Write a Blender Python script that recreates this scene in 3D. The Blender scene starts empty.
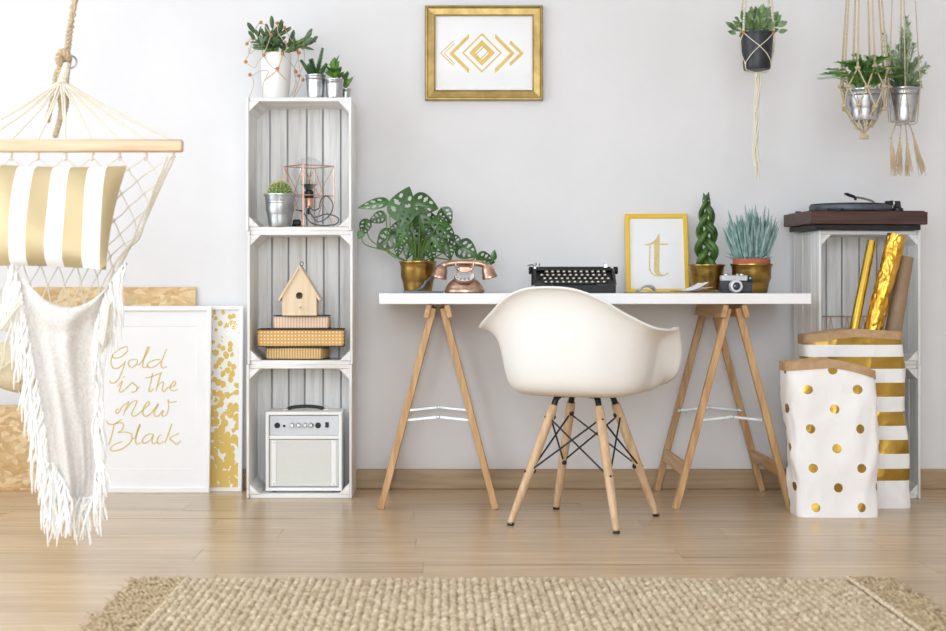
import bpy, bmesh, math, random
from mathutils import Vector, Matrix, noise
R = math.radians
rnd = random.Random(7)
sc = bpy.context.scene
COL = sc.collection

# ------------------------------------------------------------------ camera
FPX, VX, VY, CAMD, EYE = 1500.0, 446.0, 291.0, 5.73, 0.755
cam = bpy.data.cameras.new('camera'); camo = bpy.data.objects.new('camera', cam); COL.objects.link(camo)
camo.location = (0, -CAMD, EYE); camo.rotation_euler = (R(90), 0, 0)
cam.sensor_width = 36; cam.lens = FPX/946*36
cam.shift_x = (473-VX)/946; cam.shift_y = -(315.5-VY)/946
cam.clip_start = .05
cam.dof.use_dof = True; cam.dof.focus_distance = 5.35; cam.dof.aperture_fstop = 4.0
sc.camera = camo
# ------------------------------------------------------------------ world, daylight, added rear fill, exposure
world = bpy.data.worlds.new('world'); sc.world = world; world.use_nodes = True
bg = world.node_tree.nodes['Background']; bg.inputs[0].default_value = (.86, .93, 1, 1); bg.inputs[1].default_value = 1.0
def area(name, loc, rot, sx, sy, power, col):
    l = bpy.data.lights.new(name, 'AREA'); l.shape = 'RECTANGLE'; l.size = sx; l.size_y = sy
    l.energy = power; l.color = col
    o = bpy.data.objects.new(name, l); COL.objects.link(o); o.location = loc; o.rotation_euler = rot
    return o
area('daylight_left_window', (-2.66, -2.6, 1.45), (0, R(-90), 0), 2.1, 3.4, 72, (.835, .915, 1))
area('rear_fill_light', (-0.2, -7.3, 1.55), (R(90), 0, 0), 3.4, 1.9, 168, (.835, .915, 1))  # fill light added behind the camera to brighten the room from the front
vs = sc.view_settings
vs.view_transform = 'Standard'; vs.look = 'None'; vs.gamma = 1.0; vs.use_curve_mapping = False
vs.exposure = 0.11
sc.cycles.use_denoising = True
sc.cycles.max_bounces = 10; sc.cycles.diffuse_bounces = 6; sc.cycles.transparent_max_bounces = 12
sc.cycles.caustics_reflective = False; sc.cycles.caustics_refractive = False

def W(px, py, d):
    return Vector(((px-VX)*d/FPX, d-CAMD, EYE-(py-VY)*d/FPX))
# ------------------------------------------------------------------ materials
def lin(h):
    h = h.lstrip('#'); o = []
    for i in (0, 2, 4):
        c = int(h[i:i+2], 16)/255
        o.append(c/12.92 if c <= .04045 else ((c+.055)/1.055)**2.4)
    return (*o, 1)
MATS = {}
def mat(name, c1, c2=None, rough=.5, metal=0, scale=30, stretch=(1, 1, 1), bump=0, detail=4, tint=0, coat=0, lo=.35, hi=.65, bscale=None, trans=0, spec=None, sheen=0, sss=0):
    if name in MATS: return MATS[name]
    m = bpy.data.materials.new(name); m.use_nodes = True; MATS[name] = m
    nt = m.node_tree; N = nt.nodes; L = nt.links; b = N['Principled BSDF']
    b.inputs['Roughness'].default_value = rough; b.inputs['Metallic'].default_value = metal
    b.inputs['Coat Weight'].default_value = coat; b.inputs['Coat Roughness'].default_value = .15
    b.inputs['Transmission Weight'].default_value = trans
    if sheen: b.inputs['Sheen Weight'].default_value = sheen
    if spec is not None: b.inputs['Specular IOR Level'].default_value = spec
    if sss:
        b.inputs['Subsurface Weight'].default_value = sss; b.inputs['Subsurface Scale'].default_value = .01
    b.inputs['Base Color'].default_value = lin(c1)
    tc = N.new('ShaderNodeTexCoord'); oi = N.new('ShaderNodeObjectInfo')
    add = N.new('ShaderNodeVectorMath'); add.operation = 'MULTIPLY_ADD'
    L.new(oi.outputs['Random'], add.inputs[0]); add.inputs[1].default_value = (17, 29, 23); L.new(tc.outputs['Object'], add.inputs[2])
    mp = N.new('ShaderNodeMapping'); mp.inputs['Scale'].default_value = stretch; L.new(add.outputs[0], mp.inputs['Vector'])
    src = None
    if c2:
        nz = N.new('ShaderNodeTexNoise'); nz.inputs['Scale'].default_value = scale; nz.inputs['Detail'].default_value = detail
        nz.inputs['Roughness'].default_value = .6
        L.new(mp.outputs[0], nz.inputs['Vector'])
        rp = N.new('ShaderNodeValToRGB'); rp.color_ramp.elements[0].position = lo; rp.color_ramp.elements[1].position = hi
        rp.color_ramp.elements[0].color = lin(c1); rp.color_ramp.elements[1].color = lin(c2)
        L.new(nz.outputs['Fac'], rp.inputs[0]); src = rp.outputs[0]
        if tint:
            hs = N.new('ShaderNodeHueSaturation'); mr = N.new('ShaderNodeMapRange')
            mr.inputs['To Min'].default_value = 1-tint; mr.inputs['To Max'].default_value = 1+tint
            L.new(oi.outputs['Random'], mr.inputs[0]); L.new(mr.outputs[0], hs.inputs['Value']); L.new(src, hs.inputs['Color']); src = hs.outputs[0]
        L.new(src, b.inputs['Base Color'])
    if bump:
        n2 = N.new('ShaderNodeTexNoise'); n2.inputs['Scale'].default_value = bscale or scale*2; n2.inputs['Detail'].default_value = 3
        L.new(mp.outputs[0], n2.inputs['Vector'])
        bp = N.new('ShaderNodeBump'); bp.inputs['Strength'].default_value = bump; bp.inputs['Distance'].default_value = .004
        L.new(n2.outputs['Fac'], bp.inputs['Height']); L.new(bp.outputs[0], b.inputs['Normal'])
    return m
def nodes(m):
    return m.node_tree.nodes, m.node_tree.links, m.node_tree.nodes['Principled BSDF']

# ------------------------------------------------------------------ mesh builder
class MB:
    def __init__(s): s.v = []; s.f = []; s.mi = []; s.uv = None
    def add(s, vs_, fs, mi=0):
        o = len(s.v); s.v.extend(vs_); s.f.extend([tuple(i+o for i in f) for f in fs]); s.mi.extend([mi]*len(fs)); return s
    def box(s, c, size, bev=.0015, rot=None, mi=0):
        h = [q/2 for q in size]; b = min(bev, *[q*.45 for q in h]); c = Vector(c)
        V = []; F = []
        sg = [(x, y, z) for x in (-1, 1) for y in (-1, 1) for z in (-1, 1)]
        for k in sg:
            for a in range(3):
                p = Vector([k[i]*(h[i]-(0 if i == a else b)) for i in range(3)])
                if rot is not None: p = rot @ p
                V.append(p+c)
        ix = lambda k, a: sg.index(k)*3+a
        for a in range(3):
            o1, o2 = [i for i in range(3) if i != a]
            for sn in (-1, 1):
                q = []
                for (p1, p2) in ((-1, -1), (1, -1), (1, 1), (-1, 1)):
                    k = [0]*3; k[a] = sn; k[o1] = p1; k[o2] = p2; q.append(ix(tuple(k), a))
                F.append(tuple(q))
        for a in range(3):
            for b2 in range(a+1, 3):
                cc = 3-a-b2
                for sa in (-1, 1):
                    for sb in (-1, 1):
                        k1 = [0]*3; k1[a] = sa; k1[b2] = sb; k1[cc] = -1; k2 = list(k1); k2[cc] = 1
                        F.append((ix(tuple(k1), a), ix(tuple(k2), a), ix(tuple(k2), b2), ix(tuple(k1), b2)))
        for k in sg: F.append((ix(k, 0), ix(k, 1), ix(k, 2)))
        return s.add(V, F, mi)
    def bar(s, p0, p1, w, t, up=(0, 0, 1), bev=.001, mi=0):
        """square bar from p0 to p1; w across, t along 'up'"""
        p0 = Vector(p0); p1 = Vector(p1); z = (p1-p0); ln = z.length; z.normalize()
        x = Vector(up).cross(z)
        if x.length < 1e-4: x = Vector((1, 0, 0)).cross(z)
        x.normalize(); y = z.cross(x)
        rot = Matrix((x, y, z)).transposed()
        return s.box((p0+p1)/2, (w, t, ln), bev, rot, mi)
    def tube(s, pts, r, n=8, closed=False, cap=True, mi=0, flat=1.0):
        pts = [Vector(p) for p in pts]; m = len(pts)
        rs = r if isinstance(r, (list, tuple)) else [r]*m
        V = []; F = []; nrm = None
        for i, p in enumerate(pts):
            if closed: t = pts[(i+1) % m]-pts[i-1]
            else: t = pts[min(i+1, m-1)]-pts[max(i-1, 0)]
            if t.length < 1e-9: t = Vector((0, 0, 1))
            t.normalize()
            if nrm is None:
                nrm = t.orthogonal().normalized()
            else:
                nrm = nrm-t*nrm.dot(t)
                if nrm.length < 1e-6: nrm = t.orthogonal()
                nrm.normalize()
            bn = t.cross(nrm)
            for k in range(n):
                a = 2*math.pi*k/n
                V.append(p+nrm*(math.cos(a)*rs[i])+bn*(math.sin(a)*rs[i]*flat))
        for i in range(m if closed else m-1):
            j = (i+1) % m
            for k in range(n):
                k2 = (k+1) % n
                F.append((i*n+k, i*n+k2, j*n+k2, j*n+k))
        if cap and not closed:
            F.append(tuple(range(n))[::-1]); F.append(tuple((m-1)*n+k for k in range(n)))
        return s.add(V, F, mi)
    def lathe(s, prof, n=24, c=(0, 0, 0), sx=1, sy=1, M=None, mi=0, cap0=True, cap1=True):
        V = []; F = []; c = Vector(c)
        for (r, z) in prof:
            for k in range(n):
                a = 2*math.pi*k/n; p = Vector((r*math.cos(a)*sx, r*math.sin(a)*sy, z))
                if M is not None: p = M @ p
                V.append(p+c)
        for i in range(len(prof)-1):
            for k in range(n):
                k2 = (k+1) % n; F.append((i*n+k, i*n+k2, (i+1)*n+k2, (i+1)*n+k))
        if cap0: F.append(tuple(range(n))[::-1])
        if cap1: F.append(tuple((len(prof)-1)*n+k for k in range(n)))
        return s.add(V, F, mi)
    def sphere(s, c, r, n=12, m=8, M=None, mi=0):
        rr = r if isinstance(r, (tuple, list)) else (r, r, r)
        prof = [(math.sin(math.pi*i/m), -math.cos(math.pi*i/m)) for i in range(m+1)]
        V = []; F = []; c = Vector(c)
        for i in range(1, m):
            for k in range(n):
                a = 2*math.pi*k/n; p = Vector((prof[i][0]*math.cos(a)*rr[0], prof[i][0]*math.sin(a)*rr[1], prof[i][1]*rr[2]))
                V.append((M @ p if M is not None else p)+c)
        b = len(V)
        for zz in (-rr[2], rr[2]):
            p = Vector((0, 0, zz)); V.append((M @ p if M is not None else p)+c)
        for i in range(m-2):
            for k in range(n):
                k2 = (k+1) % n; F.append((i*n+k, i*n+k2, (i+1)*n+k2, (i+1)*n+k))
        for k in range(n):
            k2 = (k+1) % n; F.append((b, k2, k)); F.append((b+1, (m-2)*n+k, (m-2)*n+k2))
        return s.add(V, F, mi)
    def prism(s, poly, d0, d1, fn, mi=0):
        """extrude 2-D polygon between d0 and d1; fn(a, b, d) -> 3-D point"""
        n = len(poly); V = [Vector(fn(a, b, d0)) for a, b in poly]+[Vector(fn(a, b, d1)) for a, b in poly]
        F = [tuple(range(n))[::-1], tuple(range(n, 2*n))]+[(i, (i+1) % n, (i+1) % n+n, i+n) for i in range(n)]
        return s.add(V, F, mi)
    def grid(s, fn, nu, nv, closed_u=False, keep=None, mi=0, mifn=None):
        V = [Vector(fn(i/(nu if closed_u else nu), j/nv)) for j in range(nv+1) for i in range(nu if closed_u else nu+1)]
        w = nu if closed_u else nu+1; F = []; MI = []
        for j in range(nv):
            for i in range(nu):
                if keep and not keep((i+.5)/nu, (j+.5)/nv): continue
                i2 = (i+1) % w if closed_u else i+1
                F.append((j*w+i, j*w+i2, (j+1)*w+i2, (j+1)*w+i)); MI.append(mifn((i+.5)/nu, (j+.5)/nv) if mifn else mi)
        o = len(s.v); s.v.extend(V); s.f.extend([tuple(i+o for i in f) for f in F]); s.mi.extend(MI); return s
    def mesh(s, name, m, ang=40, recalc=True):
        me = bpy.data.meshes.new(name); me.from_pydata([tuple(v) for v in s.v], [], s.f)
        for q in (m if isinstance(m, (list, tuple)) else [m]): me.materials.append(q)
        me.polygons.foreach_set('material_index', s.mi)
        if recalc:
            bm = bmesh.new(); bm.from_mesh(me); bmesh.ops.recalc_face_normals(bm, faces=bm.faces); bm.to_mesh(me); bm.free()
        me.polygons.foreach_set('use_smooth', [True]*len(me.polygons))
        me.set_sharp_from_angle(angle=R(ang)); me.update()
        return me
    def build(s, name, m, parent=None, ang=40, recalc=True, **kw):
        o = bpy.data.objects.new(name, s.mesh(name, m, ang, recalc)); COL.objects.link(o)
        if parent is not None: o.parent = parent
        tag(o, **kw); return o
def tag(o, label=None, cat=None, group=None, kind=None):
    if label: o['label'] = label
    if cat: o['category'] = cat
    if group: o['group'] = group
    if kind: o['kind'] = kind
    return o
def thing(name, label, cat, loc=(0, 0, 0), rz=0, group=None):
    o = bpy.data.objects.new(name, None); COL.objects.link(o); o.empty_display_size = .05
    o.location = loc; o.rotation_euler = (0, 0, rz)
    return tag(o, label, cat, group)
def inst(name, me, parent, loc=(0, 0, 0), rot=(0, 0, 0), scale=None):
    o = bpy.data.objects.new(name, me); COL.objects.link(o); o.parent = parent; o.location = loc; o.rotation_euler = rot
    if scale: o.scale = scale
    return o
def cr(pts, n=6, closed=False):
    """Catmull-Rom through points"""
    P = [Vector(p) for p in pts]; out = []; m = len(P)
    for i in range(m if closed else m-1):
        g = lambda k: P[k % m] if closed else P[max(0, min(m-1, k))]
        a, b, c, d = g(i-1), g(i), g(i+1), g(i+2)
        for k in range(n):
            t = k/n
            out.append(.5*((2*b)+(c-a)*t+(2*a-5*b+4*c-d)*t*t+(3*b-a-3*c+d)*t**3))
    if not closed: out.append(P[-1])
    return out
def lerp(a, b, t): return a+(b-a)*t
def interp(tab, x):
    """piecewise-linear table [(x, y..)]"""
    if x <= tab[0][0]: return tab[0][1]
    for (x0, y0), (x1, y1) in zip(tab, tab[1:]):
        if x <= x1:
            t = (x-x0)/(x1-x0)
            if isinstance(y0, (tuple, list)): return tuple(lerp(a, b, t) for a, b in zip(y0, y1))
            return lerp(y0, y1, t)
    return tab[-1][1]

# common materials
def wood(name, c1, c2, ax, rough=.45, **k):
    st = [1, 1, 1]; st[ax] = .06
    return mat(name, c1, c2, rough=rough, scale=60, stretch=tuple(st), bump=.08, tint=k.pop('tint', .06), **k)
M_WALL = mat('wall_paint', '#e3e2e3', '#e7e6e7', rough=.85, scale=3, bump=.04, bscale=220)
M_WHITEWASH = [wood('whitewashed_wood_%s' % 'xyz'[a], '#d9d7d3', '#f1f0ee', a, rough=.6, lo=.3, hi=.55, tint=.03) for a in range(3)]
M_PINE = [wood('pine_%s' % 'xyz'[a], '#b18757', '#cfa877', a, tint=.08) for a in range(3)]
M_BEECH = [wood('beech_%s' % 'xyz'[a], '#c39f78', '#d8ba96', a, tint=.03) for a in range(3)]
M_WHITE = mat('white_lacquer', '#eeeeee', '#f2f2f2', rough=.35, scale=4)
M_BLACK = mat('black_metal', '#1b1c1e', '#26282a', rough=.42, metal=.3, scale=40)
M_STEEL = mat('galvanised_steel', '#a8acaf', '#cacdcf', rough=.36, metal=1, scale=25, detail=3)
M_ZINC = mat('brushed_zinc', '#c5cacb', '#d9dddd', rough=.4, metal=.8, scale=50)
M_BRASS = mat('aged_brass', '#75592a', '#ad8a4a', rough=.33, metal=1, scale=14, stretch=(1, 1, 2), detail=5, lo=.3, hi=.7)
M_GOLD = mat('gold_print', '#c2a243', '#d0b157', rough=.45, metal=.25, scale=60)
M_JUTE = mat('jute_cord', '#bba583', '#dccdb0', rough=.9, scale=300, bump=.3)
M_COTTON = mat('cotton_cord', '#d9d0bd', '#ece6d8', rough=.9, scale=300, bump=.3)
M_PAPER = mat('white_paper', '#f0f0f1', '#f4f4f5', rough=.6, scale=5)
M_SOIL = mat('potting_soil', '#241a12', '#3d2d20', rough=.95, scale=200, bump=.6)

# ------------------------------------------------------------------ room shell
XL, XR, YB, ZC = -2.75, 3.3, -7.4, 2.65
def struct(name, mb, m, **k):
    return mb.build(name, m, kind='structure', **k)
struct('wall_back', MB().box(((XL+XR)/2, .05, ZC/2), (XR-XL+.2, .1, ZC), 0), M_WALL)
struct('wall_right', MB().box((XR+.05, YB/2, ZC/2), (.1, -YB, ZC), 0), M_WALL)
wy0, wy1, wz0, wz1 = -4.6, -.9, .35, 2.5
mb = MB()
mb.box((XL-.05, (wy1+0)/2, ZC/2), (.1, -wy1, ZC), 0).box((XL-.05, (YB+wy0)/2, ZC/2), (.1, wy0-YB, ZC), 0)
mb.box((XL-.05, (wy0+wy1)/2, wz0/2), (.1, wy1-wy0, wz0), 0).box((XL-.05, (wy0+wy1)/2, (wz1+ZC)/2), (.1, wy1-wy0, ZC-wz1), 0)
struct('wall_left', mb, M_WALL)
mb = MB(); rx0, rx1, rz0, rz1 = -1.95, 1.55, .55, 2.5
mb.box(((XL+rx0)/2, YB-.05, ZC/2), (rx0-XL, .1, ZC), 0).box(((XR+rx1)/2, YB-.05, ZC/2), (XR-rx1, .1, ZC), 0)
mb.box(((rx0+rx1)/2, YB-.05, rz0/2), (rx1-rx0, .1, rz0), 0).box(((rx0+rx1)/2, YB-.05, (rz1+ZC)/2), (rx1-rx0, .1, ZC-rz1), 0)
struct('wall_rear', mb, M_WALL)
struct('ceiling', MB().box(((XL+XR)/2, YB/2, ZC+.05), (XR-XL+.2, -YB+.2, .1), 0), mat('ceiling_paint', '#ededed', '#f0f0f0', rough=.9, scale=3))
M_PANE = mat('window_pane', '#ffffff', rough=.02, trans=1)
def window(name, along, c, w, z0, z1, n):
    """along 0: window in a wall of constant y; 1: of constant x"""
    o = thing(name, None, None); o['kind'] = 'structure'
    f = MB(); g = MB()
    def P(a, d, z): return (c[0]+a, c[1]+d, z) if along == 0 else (c[0]+d, c[1]+a, z)
    def S(a, d, z): return (a, d, z) if along == 0 else (d, a, z)
    for z in (z0+.03, z1-.03): f.box(P(0, 0, z), S(w, .06, .06))
    for i in range(n+1): f.box(P(-w/2+.03+(w-.06)*i/n, 0, (z0+z1)/2), S(.06, .06, z1-z0-.12))
    f.build('window_frame', M_WHITE, o)
    for i in range(n):
        a = -w/2+.03+(w-.06)*(i+.5)/n
        MB().box(P(a, 0, (z0+z1)/2), S((w-.06)/n-.062, .006, z1-z0-.124), 0).build('pane', M_PANE, o)
    MB().box(P(0, 0, z0-.02), S(w+.1, .2, .03)).build('window_sill', M_WHITE, o)
window('window_1', 1, (XL-.05, (wy0+wy1)/2), wy1-wy0, wz0, wz1, 4)
window('added_fill_window', 0, ((rx0+rx1)/2, YB-.05), rx1-rx0, rz0, rz1, 4)  # unseen window added in the rear wall to go with the fill light
# floor: oak-look planks along x, one object each
M_PLANK = mat('oak_plank', '#ac9070', '#d4bc9a', rough=.27, scale=24, stretch=(.12, 1.6, 1), bump=.04, bscale=60, tint=.07, detail=8, lo=.22, hi=.78, spec=.6)
N_, L_, B_ = nodes(M_PLANK)
oi_ = [n for n in N_ if n.type == 'OBJECT_INFO'][0]
tc_ = [n for n in N_ if n.type == 'TEX_COORD'][0]
def darker(N, L, src, fac, col):
    mx = N.new('ShaderNodeMix'); mx.data_type = 'RGBA'; mx.blend_type = 'MULTIPLY'
    L.new(fac, mx.inputs[0]); L.new(src, mx.inputs[6]); mx.inputs[7].default_value = lin(col); return mx.outputs[2]
mp_ = [n for n in N_ if n.type == 'MAPPING'][0]
kn = N_.new('ShaderNodeTexNoise'); kn.inputs['Scale'].default_value = 9; kn.inputs['Detail'].default_value = 5
mk = N_.new('ShaderNodeMapping'); mk.inputs['Scale'].default_value = (.35, 2.2, 1); L_.new(mp_.outputs[0], mk.inputs[0]); L_.new(mk.outputs[0], kn.inputs[0])
kr = N_.new('ShaderNodeValToRGB'); kr.color_ramp.elements[0].position = .63; kr.color_ramp.elements[1].position = .74
L_.new(kn.outputs[0], kr.inputs[0])
base_ = B_.inputs['Base Color'].links[0].from_socket
L_.new(darker(N_, L_, base_, kr.outputs[0], '#a08a78'), B_.inputs['Base Color'])
floor = MB().box(((XL+XR)/2, YB/2, -.035), (XR-XL+.2, -YB+.2, .05), 0).build('floor', mat('subfloor', '#8a735a', rough=.9), kind='structure')
PW, PL = .192, 1.38
pm = MB().box((0, 0, -.0052), (PL-.0006, PW-.0006, .0104), .0004).mesh('floor_plank', M_PLANK)
nrow = int(math.ceil(-YB/PW))
def plank_mesh(w):
    return MB().box((0, 0, -.0052), (w-.0006, PW-.0006, .0104), .0004).mesh('floor_plank', M_PLANK)
for r_ in range(nrow):
    off = rnd.random()*PL; x = XL-.02-off
    while x < XR:
        a, b = max(x, XL-.04), min(x+PL, XR+.04)
        if b-a > .05:
            me = pm if b-a > PL-.001 else plank_mesh(b-a)
            inst('plank', me, floor, ((a+b)/2, -PW*(r_+.5), 0))
        x += PL
# baseboards
M_BASE = wood('oak_baseboard', '#a08767', '#b59c7c', 0, tint=.02)
struct('baseboard_back', MB().box(((XL+XR)/2, -.0075, .038), (XR-XL, .015, .076), .003), M_BASE)
struct('baseboard_left', MB().box((XL+.0075, YB/2-.02, .038), (.015, -YB-.06, .076), .003), wood('oak_baseboard_side', '#a08767', '#b59c7c', 1, tint=.02))
struct('baseboard_right', MB().box((XR-.0075, YB/2-.02, .038), (.015, -YB-.06, .076), .003), MATS['oak_baseboard_side'])
# ------------------------------------------------------------------ desk top and trestles
DT = .747
dx0, dx1 = W(379, 0, 5.13).x, W(812, 0, 5.13).x
MB().box(((dx0+dx1)/2, -.305, DT-.0185), (dx1-dx0, .575, .037), .002).build('desk_top', M_WHITE, label='long white desk top resting on two wooden trestles', cat='desk top')
def trestle(cx, label):
    T = thing('trestle', label, 'trestle', (cx, -.30, 0), group='wooden desk trestles')
    yf, yb, top = -.235, .235, DT-.037
    for s in (-1, 1):
        fx, tx = s*.199, s*.017
        zt = top-.004
        for y in (yf, yb):
            MB().bar((fx, y, .0), (tx, y, zt-.01), .027, .024, up=(1, 0, 0), bev=.002).build('leg', M_PINE[2], T)
        # rails tilted with the legs
        dirv = Vector((tx-fx, 0, zt)).normalized()
        c = Vector((tx+s*.012, 0, top-.0235)); t = Vector((1, 0, 0)); ang = math.atan2(dirv.x, dirv.z)
        rot = Matrix.Rotation(ang, 3, 'Y')
        MB().box((tx+s*.019, 0, top-.0245), (.018, .56, .046), .002, rot).build('top_rail', M_PINE[1], T)
        z = .135; x = lerp(fx, tx, z/zt)
        MB().box((x, 0, z), (.018, .44, .045), .002, rot).build('stretcher', M_PINE[1], T)
    for y in (yf, yb):
        z = .305; x = lerp(.197, .022, z/top)
        yy = y+(.017 if y < 0 else -.017)
        g = T
        mb = MB()
        mb.bar((-x+.002, yy, z), (.006, yy+.002, z+.013), .003, .009, up=(0, 0, 1), bev=.0005)
        mb.bar((-.006, yy+.004, z+.013), (x-.002, yy+.004, z), .003, .009, up=(0, 0, 1), bev=.0005)
        b = mb.build('folding_brace', M_ZINC, T)
        rt = Matrix.Rotation(R(90), 3, 'X')
        for (qx, qz) in ((-x+.006, z), (0, z+.013), (x-.006, z)): MB().lathe([(.006, -.004), (.006, .004), (.004, .006)], 10, (qx, yy, qz), M=rt).build('rivet', M_ZINC, b)
    return T
trestle(W(438, 0, 5.195).x, 'pine trestle under the plant-and-telephone end of the white desk')
trestle(W(733, 0, 5.195).x, 'pine trestle under the camera-and-picture end of the white desk')

# ------------------------------------------------------------------ armchair shell on dowel legs
def bspline(P, n):
    """clamped uniform cubic B-spline"""
    m = len(P); k = 3; kn_ = [0]*(k+1)+[i for i in range(1, m-k)]+[m-k]*(k+1); out = []
    for j in range(n+1):
        u = (m-k)*j/n; u = min(u, m-k-1e-6); s = max(i for i in range(k, m) if kn_[i] <= u)
        d = [P[i] for i in range(s-k, s+1)]
        for r in range(1, k+1):
            for i in range(k, r-1, -1):
                a = (u-kn_[i+s-k])/(kn_[i+1+s-r]-kn_[i+s-k]); d[i] = d[i-1]*(1-a)+d[i]*a
        out.append(d[k])
    return out
def arm_chair(loc, rz):
    C = thing('arm_chair', 'white moulded shell armchair on wooden dowel legs in front of the desk', 'chair', loc, rz)
    tab = [((0, .275, .432), (0, .19, .43)), ((.12, .272, .432), (.09, .187, .43)), ((.2, .252, .447), (.15, .165, .43)), ((.266, .226, .487), (.20, .15, .432)),
           ((.292, .188, .565), (.222, .11, .435)), ((.302, .125, .638), (.232, .06, .437)), ((.320, .045, .638), (.236, .0, .437)), ((.328, -.05, .640), (.232, -.06, .437)),
           ((.298, -.135, .650), (.212, -.115, .438)), ((.228, -.20, .693), (.178, -.155, .44)), ((.160, -.245, .740), (.13, -.185, .442)), ((.085, -.270, .768), (.07, -.2, .443)), ((0, -.278, .775), (0, -.205, .443))]
    full = tab+[((-a[0], a[1], a[2]), (-b[0], b[1], b[2])) for a, b in tab[-2:0:-1]]
    rim = cr([a for a, b in full], 4, True); base = cr([(b[0]*.84, b[1]*.9, b[2]) for a, b in full], 4, True)
    nu = len(rim); rows = []
    O = Vector((0, 0, .418))
    nv = 22
    for a, b in zip(rim, base):
        h = a.z-b.z
        hz = Vector((a.x-b.x, a.y-b.y, 0)); hn = hz.normalized() if hz.length > 1e-6 else Vector((0, 1, 0))
        k = max(0, min(1, h/.2))
        P = [O, O.lerp(b, .5)-Vector((0, 0, .008)), b-Vector((0, 0, .016*k)), b+hz*lerp(.5, .24, k)+Vector((0, 0, h*.14)), b+hz*lerp(.6, .36, k)+Vector((0, 0, h*.5)), b+hz*lerp(.75, .48, k)+Vector((0, 0, h*.90)), a-hn*.018+Vector((0, 0, .001*k)), a]
        rows.append(bspline(P, nv))
    mb = MB()
    V = [rows[i][j] for j in range(1, nv+1) for i in range(nu)]
    F = [((j)*nu+i, j*nu+(i+1) % nu, (j+1)*nu+(i+1) % nu, (j+1)*nu+i) for j in range(nv-1) for i in range(nu)]
    V.append(O); F += [(len(V)-1, (i+1) % nu, i) for i in range(nu)]
    mb.add(V, F)
    for v_ in mb.v: v_.x -= .020; v_.z -= .008
    sh = mb.build('seat_shell', mat('ivory_plastic', '#f3f2ee', '#f5f4f1', rough=.38, scale=4, sss=.05), C, ang=80)
    so = sh.modifiers.new('thickness', 'SOLIDIFY'); so.thickness = .0065; so.offset = 0
    # legs
    feet = [(-.180, -.198), (.180, -.198), (-.18, .198), (.18, .198)]
    tops = [(-.078, -.078), (.078, -.078), (-.078, .078), (.078, .078)]
    ax = []
    for (fx, fy), (tx, ty) in zip(feet, tops):
        a, b = Vector((fx, fy, .006)), Vector((tx, ty, .382)); ax.append((a, b))
        L = MB().tube([a, a.lerp(b, .25), a.lerp(b, .6), a.lerp(b, .94), b], [.0112, .0132, .0152, .0155, .0135], 14).build('leg', M_BEECH[2], C)
        MB().tube([a-Vector((0, 0, .006)), a+(b-a)*.012], [.0112, .0116], 12).build('foot_glide', M_BLACK, L)
        dv = (b-a).normalized(); q = b-dv*.02
        mb = MB(); mb.tube([q, b+dv*.006, Vector((tx*.93, ty*.93, .403)), Vector((tx*.80, ty*.80, .414))], [.009, .010, .010, .009], 10)
        mb.lathe([(.02, 0), (.02, .005), (.013, .009)], 14, (tx*.72, ty*.72, .4085))
        mb.build('mount_bracket', M_BLACK, C)
    for i, j in ((0, 1), (2, 3), (0, 2), (1, 3)):
        for p, q in ((i, j), (j, i)):
            a0, b0 = ax[p]; a1, b1 = ax[q]
            s = a0.lerp(b0, .90); e = a1.lerp(b1, .44)
            off = (e-s).cross(Vector((0, 0, 1))).normalized()*(.004 if p < q else -.004)
            MB().tube([s+off, e+off], .0030, 8).build('cross_strut', M_BLACK, C)
    for a, b in ax:
        for t in (.44, .90):
            c = a.lerp(b, t); o = Vector((-c.x, -c.y, 0)).normalized()
            MB().tube([c-o*.0172, c-o*.016, c+o*.008, c+o*.012, c+o*.018, c+o*.021], [.0036, .004, .004, .0085, .0085, .004], 10).build('strut_bolt', M_BLACK, C)
    return C
arm_chair((.456, -.80, 0), R(-26))

# ------------------------------------------------------------------ fruit crates standing on end
CW, CD, CH = .384, .252, .487
def crate(loc, rz, label, group, d=CD):
    C = thing('wooden_crate', label, 'crate', loc, rz, group)
    et, stn = .015, .010
    for z in (et/2, CH-et/2):
        MB().box((0, .004, z), (CW-2*stn-.001, d-.012, et), .002).build('end_board', M_WHITEWASH[0], C)
    for s in (-1, 1):
        y = -d/2
        for w in (.074, .08, .082):
            w *= d/.252
            MB().box((s*(CW/2-stn/2), y+w/2, CH/2), (stn, w, CH-.001), .002).build('side_slat', M_WHITEWASH[2], C); y += w+.006*d/.252
    x = -CW/2
    ws = [rnd.uniform(.85, 1.15) for _ in range(6)]; tot = sum(ws); gap = .0055
    for w in ws:
        w = w/tot*(CW-5*gap)
        MB().box((x+w/2, d/2+.0045, CH/2), (w, .009, CH-.001), .0015).build('back_slat', M_WHITEWASH[2], C); x += w+gap
    k = .037
    for sx in (-1, 1):
        for sz in (-1, 1):
            x0 = sx*(CW/2-stn-.0005); z0 = et+.0005 if sz < 0 else CH-et-.0005
            MB().prism([(x0, z0), (x0-sx*k, z0), (x0, z0-sz*k)], -d/2+.004, d/2-.006, lambda a, b, q: (a, q, b)).build('corner_block', M_WHITEWASH[1], C, ang=20)
    return C
lcx, lcy = (W(247, 0, 5.455).x+W(351.5, 0, 5.455).x)/2, -.275+CD/2
crate((lcx, lcy, 0), 0, 'white slatted crate on the floor holding the white amplifier', 'stacked white crates beside the framed prints')
crate((lcx+.003, lcy, CH), 0, 'white slatted crate holding the birdhouse and patterned boxes', 'stacked white crates beside the framed prints')
crate((lcx-.002, lcy, CH*2), 0, 'white slatted crate holding the cactus and the wire lamp', 'stacked white crates beside the framed prints')
rc = R(7); rfl = Vector((1.343, -.33, 0)); rex = Vector((math.cos(rc), math.sin(rc), 0)); rey = Vector((-math.sin(rc), math.cos(rc), 0))
rcen = rfl+rex*(CW/2)+rey*(CD/2)
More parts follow.
